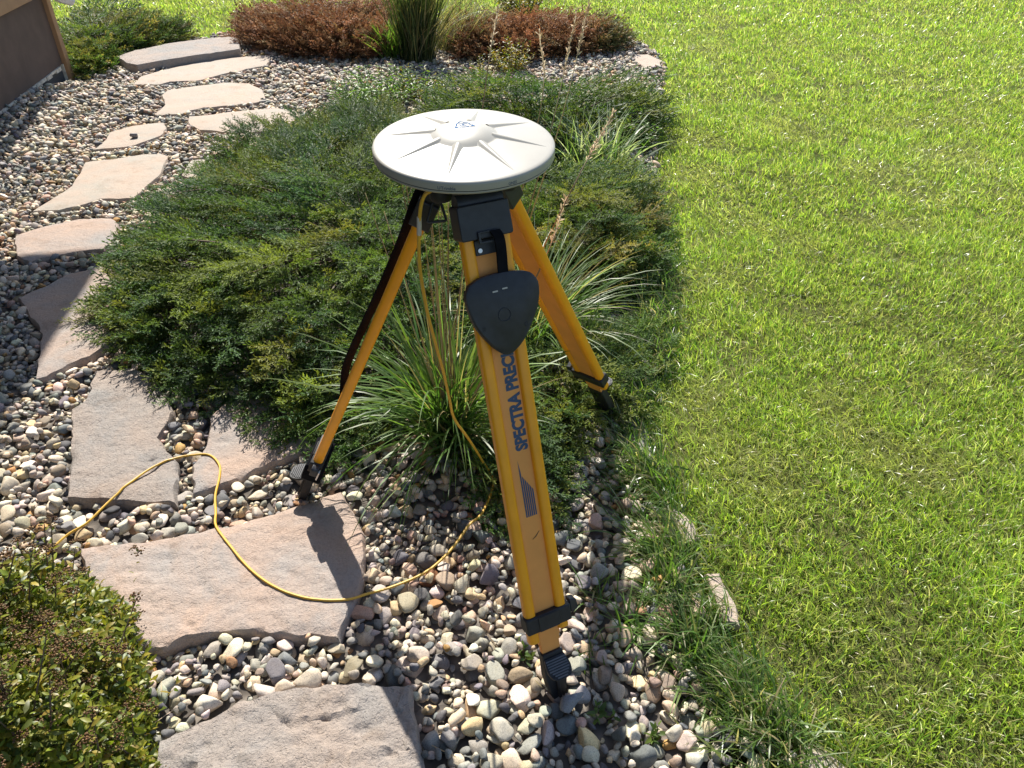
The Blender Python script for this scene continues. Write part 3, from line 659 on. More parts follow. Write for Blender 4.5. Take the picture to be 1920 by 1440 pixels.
def juniper(name, label, poly, root, H, k, spr, cols, seed, scale=1.0, mat='juniper', cat='juniper', spread=.4, lift=.24, group=None, olive=None):
    rg_ = np.random.default_rng(seed); rx, ry = root
    t = empty(name, (rx, ry, 0), label, cat, group); acc = Acc()
    def put(P, z, az, pitch, s, cc):
        n_ = len(P); sel = rg_.integers(0, len(spr), n_); Rm = rotm(az, pitch, rg_.normal(0, .35, n_)) * s[:, None, None]
        loc = np.concatenate([P, z[:, None]], 1)
        for i in range(len(spr)):
            q_ = sel == i
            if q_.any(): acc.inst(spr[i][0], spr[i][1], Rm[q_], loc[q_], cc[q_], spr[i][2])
    P = sample(poly, k, rg_); d = pdist(poly, P[:, 0], P[:, 1])
    hn = 1 + .38 * vnoise(P[:, 0], P[:, 1], 5.5, seed) + .22 * vnoise(P[:, 0], P[:, 1], 13, seed + 2)
    Hl = H * (1 - np.exp(-d / .13)) * np.clip(hn, .35, 1.5); z = .015 + Hl * (.55 - .5 * rg_.random(k))
    az = np.arctan2(P[:, 1] - ry, P[:, 0] - rx) + rg_.normal(0, spread, k) + .5 * vnoise(P[:, 0], P[:, 1], 3, seed + 4)
    pitch = lift + rg_.normal(0, .25, k) - .3 * np.exp(-d / .05)
    cc = pick(cols, k, .14, None, rg_) * (1 + .35 * vnoise(P[:, 0], P[:, 1], 4, seed + 6))[:, None]
    if olive is not None:
        f = np.clip((P[:, 0] - olive[0]) / .35, 0, 1)[:, None]; cc = cc * (1 - f) + pick(olive[1], k, .14, None, rg_) * f
    # pull starting points back so that tips end near the outline
    s = rg_.uniform(.75, 1.25, k) * scale; back = .09 * s * np.exp(-d / .1)
    P = P - np.stack([np.cos(az), np.sin(az)], -1) * back[:, None]
    put(P, z, az, pitch, s, cc)
    # plumes: flat fronds of sprays along arching shoots, with dark gaps between them
    cand = sample(poly, 2600, rg_); A = []; md = .086 * scale
    for q_ in cand:
        if all((q_[0] - r_[0]) ** 2 + (q_[1] - r_[1]) ** 2 > md * md for r_ in A): A.append(q_)
    A = np.array(A); bt = []; dA = pdist(poly, A[:, 0], A[:, 1]); flow = vnoise(A[:, 0], A[:, 1], 2.6, seed + 11); hb = vnoise(A[:, 0], A[:, 1], 5.5, seed)
    for i in range(len(A)):
        az0 = math.atan2(A[i, 1] - ry, A[i, 0] - rx) + .9 * flow[i] + rg_.normal(0, .2)
        h0 = H * (1 - math.exp(-dA[i] / .13)) * (.95 + .45 * hb[i]) + rg_.uniform(-.055, .05) * min(1, H / .2); n_ = rg_.integers(7, 11); Lp = rg_.uniform(.15, .26) * scale; dv = np.array((math.cos(az0), math.sin(az0))); tt_ = np.linspace(0, 1, n_)
        p0 = A[i] - dv * Lp * .75; pp = p0[None] + dv[None] * (Lp * tt_)[:, None]; zz = np.maximum(.025, h0 + Lp * (.42 * tt_ - .30 * tt_ ** 2) - .02)
        sg = np.where(np.arange(n_) % 2 == 0, 1, -1); pcl = pick(cols, 1, .12, None, rg_) * 1.12
        if olive is not None and A[i, 0] > olive[0] + .15: pcl = pick(olive[1], 1, .12, None, rg_)
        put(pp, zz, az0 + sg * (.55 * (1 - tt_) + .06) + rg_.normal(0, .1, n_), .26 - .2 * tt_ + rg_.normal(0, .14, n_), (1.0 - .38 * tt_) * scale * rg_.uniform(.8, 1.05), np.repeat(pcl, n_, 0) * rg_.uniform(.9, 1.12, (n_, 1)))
        mid = (np.array((rx, ry)) + pp[0]) / 2
        if i % 4 == 0: bt.append(tube(spline([(rx, ry, .0), (*mid, .03 + h0 * .3), (*pp[0], zz[0] - .02), (*pp[-1], zz[-1])], 4), list(np.linspace(.008, .0018, 13)), 5))
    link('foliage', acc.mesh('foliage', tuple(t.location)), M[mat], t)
    mk('branches', joinvf(*bt), M['bark'], t)
    return t
juniper('juniper_shrub', 'wide green juniper spreading over the path left of the tripod', JUN['A'], G(690, 470)[:2], .30, 1500, SPR_N, JG, 31)
juniper('juniper_shrub', 'dark juniper behind the white antenna, next to the far gravel', JUN['B'], G(1000, 250)[:2], .34, 900, SPR_F, JG, 32, 1.1, olive=(1.0, JO))
juniper('juniper_shrub', 'juniper right of the tripod head, its pale tips reaching the lawn', JUN['C'], G(1060, 430)[:2], .30, 700, SPR_N, JG + JO[:2], 33)
juniper('juniper_shrub', 'low shaded juniper around the right rear tripod foot', JUN['D'], G(1050, 720)[:2], .15, 320, SPR_N, JG, 34, .9)
juniper('juniper_shrub', 'small olive green juniper between house corner and stone step', JUN['E'], G(190, 110)[:2], .33, 1300, SPR_F, JG + JO[:2], 35, 1.1)
juniper('dead_juniper', 'dead rust brown juniper at the far end of the path', JUN['F'], G(620, 75)[:2], .27, 1500, SPR_F, JB, 36, 1.25, 'dead', 'juniper', lift=.5)
juniper('dead_juniper', 'dead rust brown juniper beside the lawn behind the gravel', JUN['G'], G(1000, 75)[:2], .22, 1500, SPR_F, JB, 37, 1.25, 'dead', 'juniper', lift=.35, olive=(G(1060, 75)[0], JO))

# ---- leafy plants
def leaf_tpl(fold=.25, wide=.38):
    V = np.array([(0, 0, 0), (.35, wide * .5, fold * .2), (.4, 0, 0), (.35, -wide * .5, fold * .2), (.75, wide * .34, fold * .12), (.78, 0, .02), (.75, -wide * .34, fold * .12), (1, 0, -.05)])
    T = np.array([(0, 2, 1), (0, 3, 2), (1, 2, 5), (1, 5, 4), (3, 6, 5), (3, 5, 2), (4, 5, 7), (5, 6, 7)])
    return V, T
LV, LT = leaf_tpl(); LV2, LT2 = leaf_tpl(.2, .22)
def leaves(acc, P, az, pitch, size, col, tpl=(LV, LT), rng=RND):
    acc.inst(tpl[0], tpl[1], rotm(az, pitch, rng.normal(0, .5, len(P))) * size[:, None, None], P, col)
# spirea at the lower left
rs = np.random.default_rng(41); sc_ = np.array(G(60, 1330)[:2])
t = empty('spirea_bush', (*sc_, 0), 'yellow green leafy bush with brown dried flower heads, lower left corner', 'bush')
acc = Acc(); tw = []; heads = Acc(); HS = .38
def sp_h(P):
    d = pdist(SPIREA, P[:, 0], P[:, 1]); return HS * (1 - np.exp(-d / .12)) * (1 + .42 * vnoise(P[:, 0], P[:, 1], 8, 44))
SG = [(.175,.20,.026), (.225,.235,.03), (.11,.14,.024), (.26,.235,.035), (.06,.09,.02), (.26,.20,.04)]
P = sample(SPIREA, 15500, rs); h = sp_h(P); z = .02 + h * (1 - .75 * rs.random(len(P)) ** 1.5)
leaves(acc, np.concatenate([P, z[:, None]], 1), rs.uniform(0, 6.28, len(P)), rs.normal(.1, .5, len(P)), rs.uniform(.012, .027, len(P)), pick(SG, len(P), .18, [.27, .22, .2, .12, .13, .06], rs), rng=rs)
Q = sample(SPIREA, 260, rs); hq = sp_h(Q)
for i in range(len(Q)):                                                     # leafy shoots standing above the mound
    n_ = 9; up = rs.uniform(.03, .13); lean = rs.normal(0, .4, 2); tt_ = np.linspace(0, 1, n_)
    pts = np.stack([Q[i, 0] + lean[0] * up * tt_, Q[i, 1] + lean[1] * up * tt_, hq[i] - .02 + up * tt_], -1)
    az = np.arange(n_) * 2.4 + rs.uniform(0, 6); leaves(acc, pts, az, rs.normal(.35, .25, n_), np.linspace(.032, .014, n_) * rs.uniform(.8, 1.25), pick(SG, n_, .15, None, rs) * 1.1, rng=rs)
    if i % 2 == 0: tw.append(tube([(*(sc_ * .6 + Q[i] * .4), .02), (*(sc_ * .25 + Q[i] * .75), hq[i] * .6), pts[0], pts[-1]], [.004, .003, .002, .001], 4))
    if i < 150:
        m_ = 40; rr_ = .019 * np.sqrt(rs.random(m_)) * rs.uniform(.7, 1.3); ph = rs.uniform(0, 6.28, m_)
        hp = pts[-1] + np.stack([rr_ * np.cos(ph), rr_ * np.sin(ph), .012 + .006 * rs.random(m_) - rr_ * .35], -1)
        heads.inst(SH1[0][0][:6], np.array([(0,2,4),(2,1,4),(1,3,4),(3,0,4),(2,0,5),(1,2,5),(3,1,5),(0,3,5)]), np.repeat(np.eye(3)[None], m_, 0) * rs.uniform(.0016, .0034, (m_, 1, 1)), hp, pick([(.16,.085,.04), (.22,.13,.06), (.11,.06,.03), (.28,.19,.09)], m_, .15, None, rs))
link('foliage', acc.mesh('foliage', tuple(t.location)), M['leaf'], t)
link('flower_heads', heads.mesh('flower_heads', tuple(t.location)), M['straw'], t)
mk('twigs', joinvf(*tw), M['bark'], t)
# leafy weeds and small shrubs
def leafy(name, label, cat, px, py, r, H, nst, cols, seed, size=(.02, .04), tpl=(LV2, LT2), group=None, base_r=.4):
    rg_ = np.random.default_rng(seed); c = G(px, py); t = empty(name, tuple(c), label, cat, group); acc = Acc(); st = []
    for i in range(nst):
        a = rg_.uniform(0, 6.28); q_ = math.sqrt(rg_.random()); b0 = c[:2] + r * base_r * q_ * np.array((math.cos(a), math.sin(a))); e0 = c[:2] + r * q_ * np.array((math.cos(a), math.sin(a)))
        h = H * rg_.uniform(.6, 1.1) * (1 - .35 * q_); n_ = int(max(6, h / .011)); tt_ = np.linspace(.15, 1, n_)
        pts = np.stack([b0[0] + (e0[0] - b0[0]) * tt_, b0[1] + (e0[1] - b0[1]) * tt_, h * tt_], -1)
        leaves(acc, pts, np.arange(n_) * 2.4 + rg_.uniform(0, 6), rg_.normal(.3, .3, n_), rg_.uniform(*size, n_) * (1.15 - .5 * tt_), pick(cols, n_, .14, None, rg_), tpl, rg_)
        st.append(tube([(*b0, 0), tuple((pts[0] + pts[-1]) / 2), tuple(pts[-1])], [.003, .0022, .001], 4))
    link('foliage', acc.mesh('foliage', tuple(c)), M['leaf'], t); mk('stems', joinvf(*st), M['bark'], t); return t
GL = [(.09,.18,.03), (.12,.21,.035), (.07,.14,.025), (.15,.22,.05)]
YL = [(.30,.24,.03), (.20,.20,.04), (.38,.27,.03), (.10,.15,.03)]
leafy('weed', 'bright green leafy weeds behind the left side of the antenna', 'weed', 705, 205, .36, .30, 80, GL, 51, (.045, .07))
leafy('weed', 'green and yellow leafy weed just behind the antenna rim, centre', 'weed', 790, 190, .26, .27, 44, GL + YL[:2], 52, (.04, .065))
leafy('yellow_shrub', 'small yellow leaved shrub by the far gravel behind the antenna', 'shrub', 960, 140, .2, .30, 40, YL, 53, (.035, .055))
leafy('yellow_shrub', 'yellow flecked plant poking through the juniper left of the far gravel', 'shrub', 900, 158, .14, .24, 16, YL + GL[:1], 54, (.025, .04))
leafy('weed', 'green leafy weed at the lawn edge right of the antenna', 'weed', 1175, 285, .2, .25, 46, GL, 55, (.04, .06))
leafy('yellow_shrub', 'dark yellow green bush cut off by the top of the photo', 'shrub', 975, 28, .38, .40, 60, [(.13,.13,.03), (.22,.19,.03), (.06,.08,.02), (.30,.23,.03)], 56, (.035, .06), (LV, LT))
for i, (x, y, lb) in enumerate([(1222, 1395, 'tiny broad leaved seedling in the gravel near the bottom'), (985, 1232, 'tiny grass green sprout between pebbles left of the tripod foot'), (1130, 1345, 'tiny green sprout between pebbles right of the tripod foot')]):
    leafy('seedling', lb, 'seedling', x, y, .03, .055, 3, [(.07,.12,.025), (.11,.17,.03)], 60 + i, (.022, .034), (LV, LT))

# ---- grass clumps
def clump(name, label, px, py, spec, stalks, seed, cat='grass clump', r0=.06):
    rg_ = np.random.default_rng(seed); c = G(px, py); t = empty(name, tuple(c), label, cat); acc = Acc()
    for k, Lr, lean, curl, w, cols, azc, azs in spec:
        a = rg_.uniform(0, 6.28, k); q_ = r0 * np.sqrt(rg_.random(k)); B = np.stack([c[0] + q_ * np.cos(a), c[1] + q_ * np.sin(a), np.zeros(k)], -1)
        az = rg_.normal(azc, azs, k) if azs else rg_.uniform(0, 6.28, k); col = pick(cols, k, .15, None, rg_)
        acc.raw(*strips(B, az, rg_.uniform(*Lr, k), np.abs(rg_.normal(*lean, k)), rg_.normal(*curl, k), rg_.uniform(*w, k), 8, col, np.clip(col * 1.1 + np.array((.02, .015, .005)), 0, 1), twist=rg_.normal(0, .45, k), rng=rg_))
    link('blades', acc.mesh('blades', tuple(c)), M['blade'], t)
    for pts, head in stalks:
        sp_ = spline([c + (np.array(pts[0]) - c) * 0 + np.array((rg_.normal(0, .02), rg_.normal(0, .02), 0))] + [np.array(p) for p in pts], 5); n_ = len(sp_)
        A2 = Acc(); st = tube(sp_, list(np.linspace(.0022, .0011, n_)), 5); T_ = []
        for f in st[1]:
            for i in range(1, len(f) - 1): T_.append((f[0], f[i], f[i + 1]))
        col = pick([(.34,.26,.15), (.42,.33,.19), (.28,.21,.12), (.36,.30,.14)], 1, .1, None, rg_)[0]
        A2.raw(np.array(st[0]), np.array(T_), np.repeat(col[None], len(st[0]), 0))
        if head:
            sp_a = np.array(sp_); seg_ = np.linalg.norm(np.diff(sp_a, axis=0), axis=1); cum = np.concatenate([[0], np.cumsum(seg_)]); m_ = 70
            s_ = cum[-1] - head * rg_.random(m_) ** 1.0; pos = np.stack([np.interp(s_, cum, sp_a[:, j]) for j in range(3)], -1); tg = (sp_a[-1] - sp_a[-4]); azt = math.atan2(tg[1], tg[0]); pt = math.asin(tg[2] / np.linalg.norm(tg))
            leaves(A2, pos, azt + rg_.normal(0, .5, m_), pt + rg_.normal(0, .28, m_), rg_.uniform(.010, .022, m_), pick([(.50,.36,.18), (.42,.29,.14), (.58,.45,.26)], m_, .12, None, rg_), (LV2, LT2), rg_)
        link('stalk', A2.mesh('stalk', tuple(c)), M['straw'], t)
    return t
GB = [(.075,.15,.03), (.10,.18,.04), (.06,.12,.03), (.13,.20,.06)]
GW = [(.16,.22,.10), (.24,.29,.16), (.11,.18,.06), (.32,.35,.24)]
ST = [(.34,.27,.15), (.28,.22,.12), (.40,.33,.19)]
def stem(px0, py0, z0, px1, py1, z1): return [R(px0, py0, z0), R(px1, py1, z1)]
c1 = G(845, 835)
st1 = []
rk = np.random.default_rng(71)
for i in range(15):
    a = rk.normal(math.pi * .62, .55); l = rk.uniform(.5, .95); le = abs(rk.normal(.13, .08)); e = c1 + np.array((math.cos(a) * l * le * 1.4, math.sin(a) * l * le, l)); st1.append(([c1 + (e - c1) * .5 + np.array((0, 0, .03)), e], 0))
for (x0, y0, x1, y1, z1) in ((1010, 330, 1080, 30, 2.1), (1030, 300, 1105, 2, 2.15), (1040, 420, 1150, 212, 1.95), (1005, 520, 1062, 370, 1.9), (905, 200, 935, 10, 2.2), (1005, 250, 1012, 60, 2.2)):
    st1.append((stem(x0, y0, z1 - .1, x1, y1, z1), .2))
clump('ornamental_grass', 'arching green ornamental grass between the tripod legs with dry straw stalks', 845, 835,
      [(230, (.28, .66), (.2, .18), (1.2, .5), (.0065, .0105), GB, 0, 0), (50, (.35, .66), (.42, .22), (1.4, .35), (.006, .009), GB, math.pi * 1.12, .7), (60, (.25, .5), (.8, .2), (.9, .4), (.004, .006), GB, math.pi * 1.5, .6), (30, (.35, .6), (.25, .15), (.5, .3), (.003, .005), ST, 0, 0)], st1, 72)
c2 = G(985, 690)
clump('ornamental_grass', 'pale arching grass clump right of the front tripod leg', 1000, 660,
      [(120, (.33, .62), (.42, .2), (1.2, .35), (.0045, .0075), GB + GW, .35, .75), (80, (.3, .6), (.4, .2), (1.0, .4), (.004, .007), GB, 0, 0), (40, (.35, .6), (.3, .2), (.8, .3), (.003, .005), ST, 0, 0)], [], 73)
clump('ribbon_grass', 'white striped ribbon grass at the lawn side behind the antenna', 1110, 330,
      [(300, (.22, .46), (.35, .2), (.8, .4), (.007, .012), [(.30,.34,.24), (.42,.45,.36), (.14,.21,.08), (.09,.16,.05)], 0, 0)], [], 74, r0=.17)
clump('reed_grass', 'tall dark upright grass tuft between the two dead brown junipers', 785, 118,
      [(620, (.55, .95), (.13, .09), (.35, .2), (.006, .010), [(.05,.085,.03), (.07,.10,.03), (.035,.06,.025), (.16,.15,.06)], 0, 0), (140, (.4, .8), (.35, .15), (.6, .3), (.006, .009), [(.22,.19,.10), (.30,.25,.15), (.09,.12,.04)], .2, .9)], [], 75, r0=.14)
clump('reed_grass', 'low bright green tuft at the foot of the tall dark grass', 742, 112, [(220, (.2, .42), (.35, .2), (.6, .3), (.008, .013), GL, 0, 0)], [], 76, r0=.14)
clump('dry_grass', 'greyish dry grass leaning right of the tall dark grass tuft', 850, 100, [(330, (.35, .65), (.4, .2), (.6, .3), (.005, .008), [(.20,.17,.09), (.14,.13,.06), (.10,.12,.05), (.27,.23,.14)], .3, .8)], [], 77, r0=.2)
for i, (x, y, n_, Lr, lb) in enumerate(((1130, 1130, 36, (.06, .14), 'sparse grass tuft in the gravel just right of the leg clamp'), (1110, 1255, 16, (.05, .11), 'short grass tuft beside the black tripod foot'), (1195, 1190, 60, (.08, .17), 'leaning grass tuft in the shaded gravel near the lawn'), (1245, 1120, 110, (.09, .19), 'long floppy grass tuft between edging stones level with the clamp'), (1290, 1225, 120, (.09, .19), 'long floppy grass tuft right of the tripod foot'), (1190, 960, 40, (.07, .15), 'thin grass tuft in shaded gravel level with the leg stripes'), (1360, 1295, 70, (.07, .15), 'ragged grass tuft above the small brown edging stone'), (1450, 1395, 60, (.06, .14), 'ragged grass tuft at the bottom over the edging stones'))):
    clump('grass_tuft', lb, x, y, [(n_, Lr, (.5, .3), (.9, .4), (.003, .006), GB + [(.16,.18,.08)], 0, 0)], [], 80 + i, r0=.05)

# ================================================================== TRIPOD
H0 = np.array((-0.088, 1.432, 1.03))
T1, F1 = np.array((-.060, 1.324, 1.04)), np.array((.105, .99, .0))
T2, F2 = np.array((-.156, 1.454, 1.010)), np.array((-.617, 1.629, .0))
T3, F3 = np.array((-.045, 1.51, 1.02)), np.array((.333, 2.017, .0))
tri = empty('tripod', (H0[0], H0[1], 0), 'orange surveying tripod with black head, clamps and feet standing on the gravel', 'tripod')
class Frame:
    def __init__(s, T, F, view=False):
        s.T = T; d = F - T; s.L = np.linalg.norm(d); s.a = d / s.L; s.w = np.cross((0, 0, 1), s.a); s.w /= np.linalg.norm(s.w)
        if view:                                   # this leg is turned on its hinge, narrow side to the path
            vd = (T + F) / 2 - np.array((0, 0, CAM_H)); vd -= s.a * np.dot(vd, s.a); s.w = -vd / np.linalg.norm(vd)
        s.n = np.cross(s.w, s.a); s.n = s.n if s.n[2] > 0 else -s.n
    def P(s, u, v, n=0): return s.T + s.w * u + s.a * v + s.n * n
    def box(s, u0, u1, v0, v1, n0, n1): return boxo(s.T, s.w, s.a, s.n, u0, u1, v0, v1, n0, n1)
    def pr(s, prof, n0, n1): return prism(prof, s.T, s.w, s.a, s.n, n0, n1)
def leg(T, F, front, rails, view=False):
    f = Frame(T, F, view); L = f.L; re = rails
    leg_o = mk('leg', joinvf(f.box(-.0255, .0255, .05, re + .03, -.010, .0030)), M['orange_panel'], tri, bevel=.0015)
    for sgn in (-1, 1):
        pr_ = rounded([(-.0125, -.013), (.0125, -.013), (.0125, .013), (-.0125, .013)], .0105, 5)
        V, Fc = prism(pr_, f.P(sgn * .0365, .03 if sgn < 0 else .03), f.w, f.n, f.a, 0, re - .03 + (0.0 if sgn > 0 else .012))
        mk('rail', (V, Fc), M['orange'], leg_o)
    # hinge block, strap plate and screws
    hb = rounded([(-.052, -.005), (.050, -.005), (.052, .058), (-.052, .058)], .006, 3)
    mk('hinge_block', f.pr(hb, -.022, .021), M['black'], tri, bevel=.002)
    mk('hinge_knuckle', tube([f.P(-.045, -.008, -.004), f.P(.045, -.008, -.004)], .017, 16), M['black'], tri)
    if front:
        pl = mk('bracket_plate', f.pr(rounded([(-.026, .060), (.028, .060), (.028, .088), (-.026, .088)], .003, 2), .0035, .0125), M['black'], tri, bevel=.001)
        for sgn in (-1, 1): mk('screw', tube([f.P(sgn * .0185 + .001, .079, .0126), f.P(sgn * .0185 + .001, .079, .015)], .0042, 14), M['steel'], pl)
        mk('strap_buckle', joinvf(f.box(-.021, -.016, .044, .066, .022, .026), f.box(-.021, .016, .044, .0475, .0222, .0258), f.box(-.021, .016, .062, .0665, .0222, .0258)), M['black'], tri, bevel=.001)
    # clamp band with lever
    cv = re - .055
    band = mk('clamp_band', f.pr([(-.0525, cv), (.056, cv), (.056, cv + .040), (-.0525, cv + .040)], -.018, .018), M['rubber'], tri, bevel=.004)
    mk('clamp_pad', f.box(-.024, .024, cv + .002, cv + .038, .018, .0205), M['rubber'], band, bevel=.001)
    mk('clamp_screw', tube([f.P(.050, cv + .010, -.004), f.P(.066, cv + .010, -.004)], .006, 10), M['steel'], band)
    mk('clamp_lever', f.pr(rounded([(.058, cv - .004), (.076, cv + .000), (.078, cv + .026), (.060, cv + .032)], .004, 2), -.012, .008), M['black'], band, bevel=.002)
    mk('clamp_bracket', f.box(.0565, .070, cv + .012, cv + .046, -.017, -.0125), M['steel'], band, bevel=.001)
    # narrowed inner leg and foot
    mk('inner_leg', f.pr([(-.0275, re - .02), (.0275, re - .02), (.0275, re + .012), (.0225, re + .022), (.022, re + .055), (-.022, re + .055), (-.0225, re + .022), (-.0275, re + .012)], -.0095, .0045), M['orange_panel'], leg_o, bevel=.0012)
    v0 = re + .05; v1 = L + .012
    ft = mk('foot', f.pr([(-.025, v0), (.025, v0), (.027, v0 + (v1 - v0) * .45), (.020, v0 + (v1 - v0) * .72), (.004, v1), (-.006, v1), (-.021, v0 + (v1 - v0) * .72), (-.027, v0 + (v1 - v0) * .4)], -.012, .012), M['rubber'], tri, bevel=.003)
    mk('foot_rib', f.box(-.0035, .0035, v0 + .045, v0 + (v1 - v0) * .8, .0118, .0185), M['rubber'], ft, bevel=.001)
    # ridged step plate, standing out towards the user
    st_n = f.n * .62 + f.a * .0 + np.array((0, 0, 0)); c = f.P(0, v0 + .012, .012); d1 = (f.a * .72 + f.n * .70) if front else (f.a * .50 + f.n * .86); d1 /= np.linalg.norm(d1); nn = np.cross(f.w, d1); nn = nn if nn[2] > 0 else -nn
    outl = rounded([(-.024, 0), (.024, 0), (.030, .028), (.022, .050), (-.018, .050), (-.029, .030)], [.002, .002, .012, .012, .012, .012], 4)
    sp_ = mk('step_plate', prism(outl, c, f.w, d1, nn, -.004, .004), M['rubber'], ft, bevel=.001)
    for k in range(8):
        hw = .024 if k < 5 else .024 - .004 * (k - 4); mk('tread', boxo(c, f.w, d1, nn, -hw, hw, .005 + k * .0055, .0078 + k * .0055, .0035, .0062), M['tread'], sp_, smooth=False)
    return f, leg_o
f1, leg1 = leg(T1, F1, True, .92)
f2, leg2 = leg(T2, F2, False, .93, True)
f3, leg3 = leg(T3, F3, False, .925)
# head
hp = rounded([(H0[0] + .105 * math.cos(a), H0[1] + .105 * math.sin(a)) for a in (rad(-65), rad(57), rad(165))], .03, 5)
mk('head_plate', prism(hp, (0, 0, 0), (1, 0, 0), (0, 1, 0), (0, 0, 1), 1.036, 1.052), M['black'], tri, bevel=.003)
mk('head_hub', tube([(H0[0], H0[1], .96), (H0[0], H0[1], 1.04)], .028, 20), M['black'], tri)
mk('centre_screw', tube([(H0[0], H0[1], .92), (H0[0], H0[1], .97)], .013, 14), M['black'], tri)
for f in (f1, f2, f3):
    mk('hinge_arm', tube([tuple(H0 + (0, 0, .006)), f.P(0, -.008, -.004)], .024, 10), M['black'], tri)
# triangular strap ring beside the left leg hinge
rp = R(822, 400, 1.47); ru = np.array((1, .1, 0.02)); ru /= np.linalg.norm(ru); rv = np.array((0.05, .35, .93)); rv /= np.linalg.norm(rv)
rt = [rp + ru * u + rv * v for u, v in rounded([(-.022, -.016), (.016, -.015), (.004, .02), (-.010, .022)], .005, 4)]
mk('strap_ring', tube(rt, .0028, 8, closed=True), M['black'], tri)
# lettering on the front leg panel (reads up the leg) and the striped wing mark
def on_panel(V, F, name, mat, parent, off):
    W_ = [f1.P(v[0], v[1], off) for v in V]; return mk(name, (W_, F), mat, parent, smooth=False)
def vof(py): # distance down the leg axis for a photo row
    best = min(np.linspace(0, 1.1, 1101), key=lambda s: abs(proj(f1.P(0, s, .003))[1] - py)); return float(best)
V, F = textvf("SPECTRA PRECISION", .030, .0015, .86)
va, vb = vof(846), vof(664)                    # the first 13 letters run from here to here
V5, _ = textvf("SPECTRA PRECI", .030, .0015, .86); ln = V5[:, 0].max(); capx = .0262
sc = (va - vb) / ln; ymx = V[:, 1].max()
tv = [(.0045 - (y / ymx) * capx + .0145, va - x * sc) for x, y, _ in V]
on_panel(tv, F, 'lettering', M['blue'], leg1, .0036)
v0, v1 = vof(862), vof(969); Lw = v1 - v0
for i in range(6):
    u0 = -.0075 + i * .0044; s0 = v0 + (.0 if i == 0 else .028 + i * .0075); w_ = .0031
    q_ = [(u0 - (.0 if i else .0), s0), (u0 + w_, s0 + (.028 if i == 0 else .0075)), (u0 + w_, v1 - .0), (u0, v1)]
    on_panel(q_, [(0, 1, 2, 3)], 'stripe', M['blue'], leg1, .0036)
sv = vof(1006)
on_panel([(-.002, sv + .006), (.006, sv + .0005), (.016, sv - .009), (.0165, sv - .0085), (.008, sv + .002), (-.001, sv + .0068)], [(0, 1, 2, 3, 4, 5)], 'scuff_mark', M['scuff'], leg1, .0036)
# carrying strap on the left leg
cs = []
for v, n_ in ((-.03, .018), (-.015, .024), (.03, .026), (.10, .022), (.22, .021), (.34, .024), (.46, .028), (.53, .027), (.58, .018), (.63, .006)):
    cs.append(f2.P(.012, v, n_))
def ribbon(path, wd, th, wv):
    V = []; F = []; wv = np.array(wv) / np.linalg.norm(wv)
    for i, p in enumerate(path):
        a = path[min(i + 1, len(path) - 1)] - path[max(i - 1, 0)]; n_ = np.cross(a, wv); n_ /= np.linalg.norm(n_) + 1e-9
        V += [p - wv * wd / 2 - n_ * th / 2, p + wv * wd / 2 - n_ * th / 2, p + wv * wd / 2 + n_ * th / 2, p - wv * wd / 2 + n_ * th / 2]
    for i in range(len(path) - 1):
        for k in range(4): F.append((i * 4 + k, i * 4 + (k + 1) % 4, i * 4 + 4 + (k + 1) % 4, i * 4 + 4 + k))
    m_ = len(path) - 1; F += [(3, 2, 1, 0), (m_ * 4, m_ * 4 + 1, m_ * 4 + 2, m_ * 4 + 3)]
    return V, F
mk('strap_loop', f2.pr(rounded([(-.056, .895), (.056, .895), (.050, .965), (-.046, .965)], .006, 2), -.027, .026), M['strap'], tri, bevel=.004)
mk('carry_strap', ribbon(spline(cs, 5), .020, .004, f2.w * .55 + f2.n * .83), M['strap'], tri)

# head cover hanging on the front leg
cc_ = f1.P(.003, 0, 0); vc = vof(585)
cov = empty('head_cover', tuple(f1.P(.003, vc, .03)), 'black rounded triangular head cover hanging on the front tripod leg', 'cover')
prof = [((x - 1190) / 3 / 1443 * 1.44, (y - 320) / 3 / 1443 * 1.44 * 1.06) for x, y in [(985,165),(1060,125),(1200,102),(1330,105),(1385,135),(1412,190),(1402,300),(1345,425),(1290,498),(1222,545),(1160,530),(1080,460),(1010,370),(972,270),(965,215)]]
_c, _s = math.cos(rad(8)), math.sin(rad(8)); prof = [(u * _c - v * _s, u * _s + v * _c) for u, v in prof]      # hangs plumb, not along the leg
sm = spline([(*p, 0) for p in prof + prof[:1]], 3)[:-1]; prof = [(p[0], p[1]) for p in sm]
Oc = f1.P(.004, vc, .024)
inner = [(u * .95, v * .95) for u, v in prof]
def ringprism(out, inn, n0, n1, n2): # dished plate: outer wall, rim, recessed face
    n = len(out); V = [Oc + f1.w * u + f1.a * v + f1.n * n0 for u, v in out] + [Oc + f1.w * u + f1.a * v + f1.n * n1 for u, v in out] + [Oc + f1.w * u + f1.a * v + f1.n * n2 for u, v in inn]
    F = [tuple(range(n - 1, -1, -1)), tuple(range(2 * n, 3 * n))]
    for i in range(n): j = (i + 1) % n; F += [(i, j, n + j, n + i), (n + i, n + j, 2 * n + j, 2 * n + i)]
    return V, F
body = mk('cover_plate', ringprism(prof, inner, -.008, .004, .0065), M['black'], cov)
mk('boss_ring', tube([Oc + f1.w * .0125 * math.cos(a) + f1.a * (.002 + .0125 * math.sin(a)) + f1.n * .0066 for a in np.linspace(0, 2 * math.pi, 25)[:-1]], .0012, 6, closed=True), M['black'], body)
for u0, u1, v_ in ((-.017, -.0065, -.046), (.003, .0135, -.048)): mk('slot', boxo(Oc, f1.w, f1.a, f1.n, u0, u1, v_, v_ + .0028, .0058, .0071), M['sleeve'], body, smooth=False)
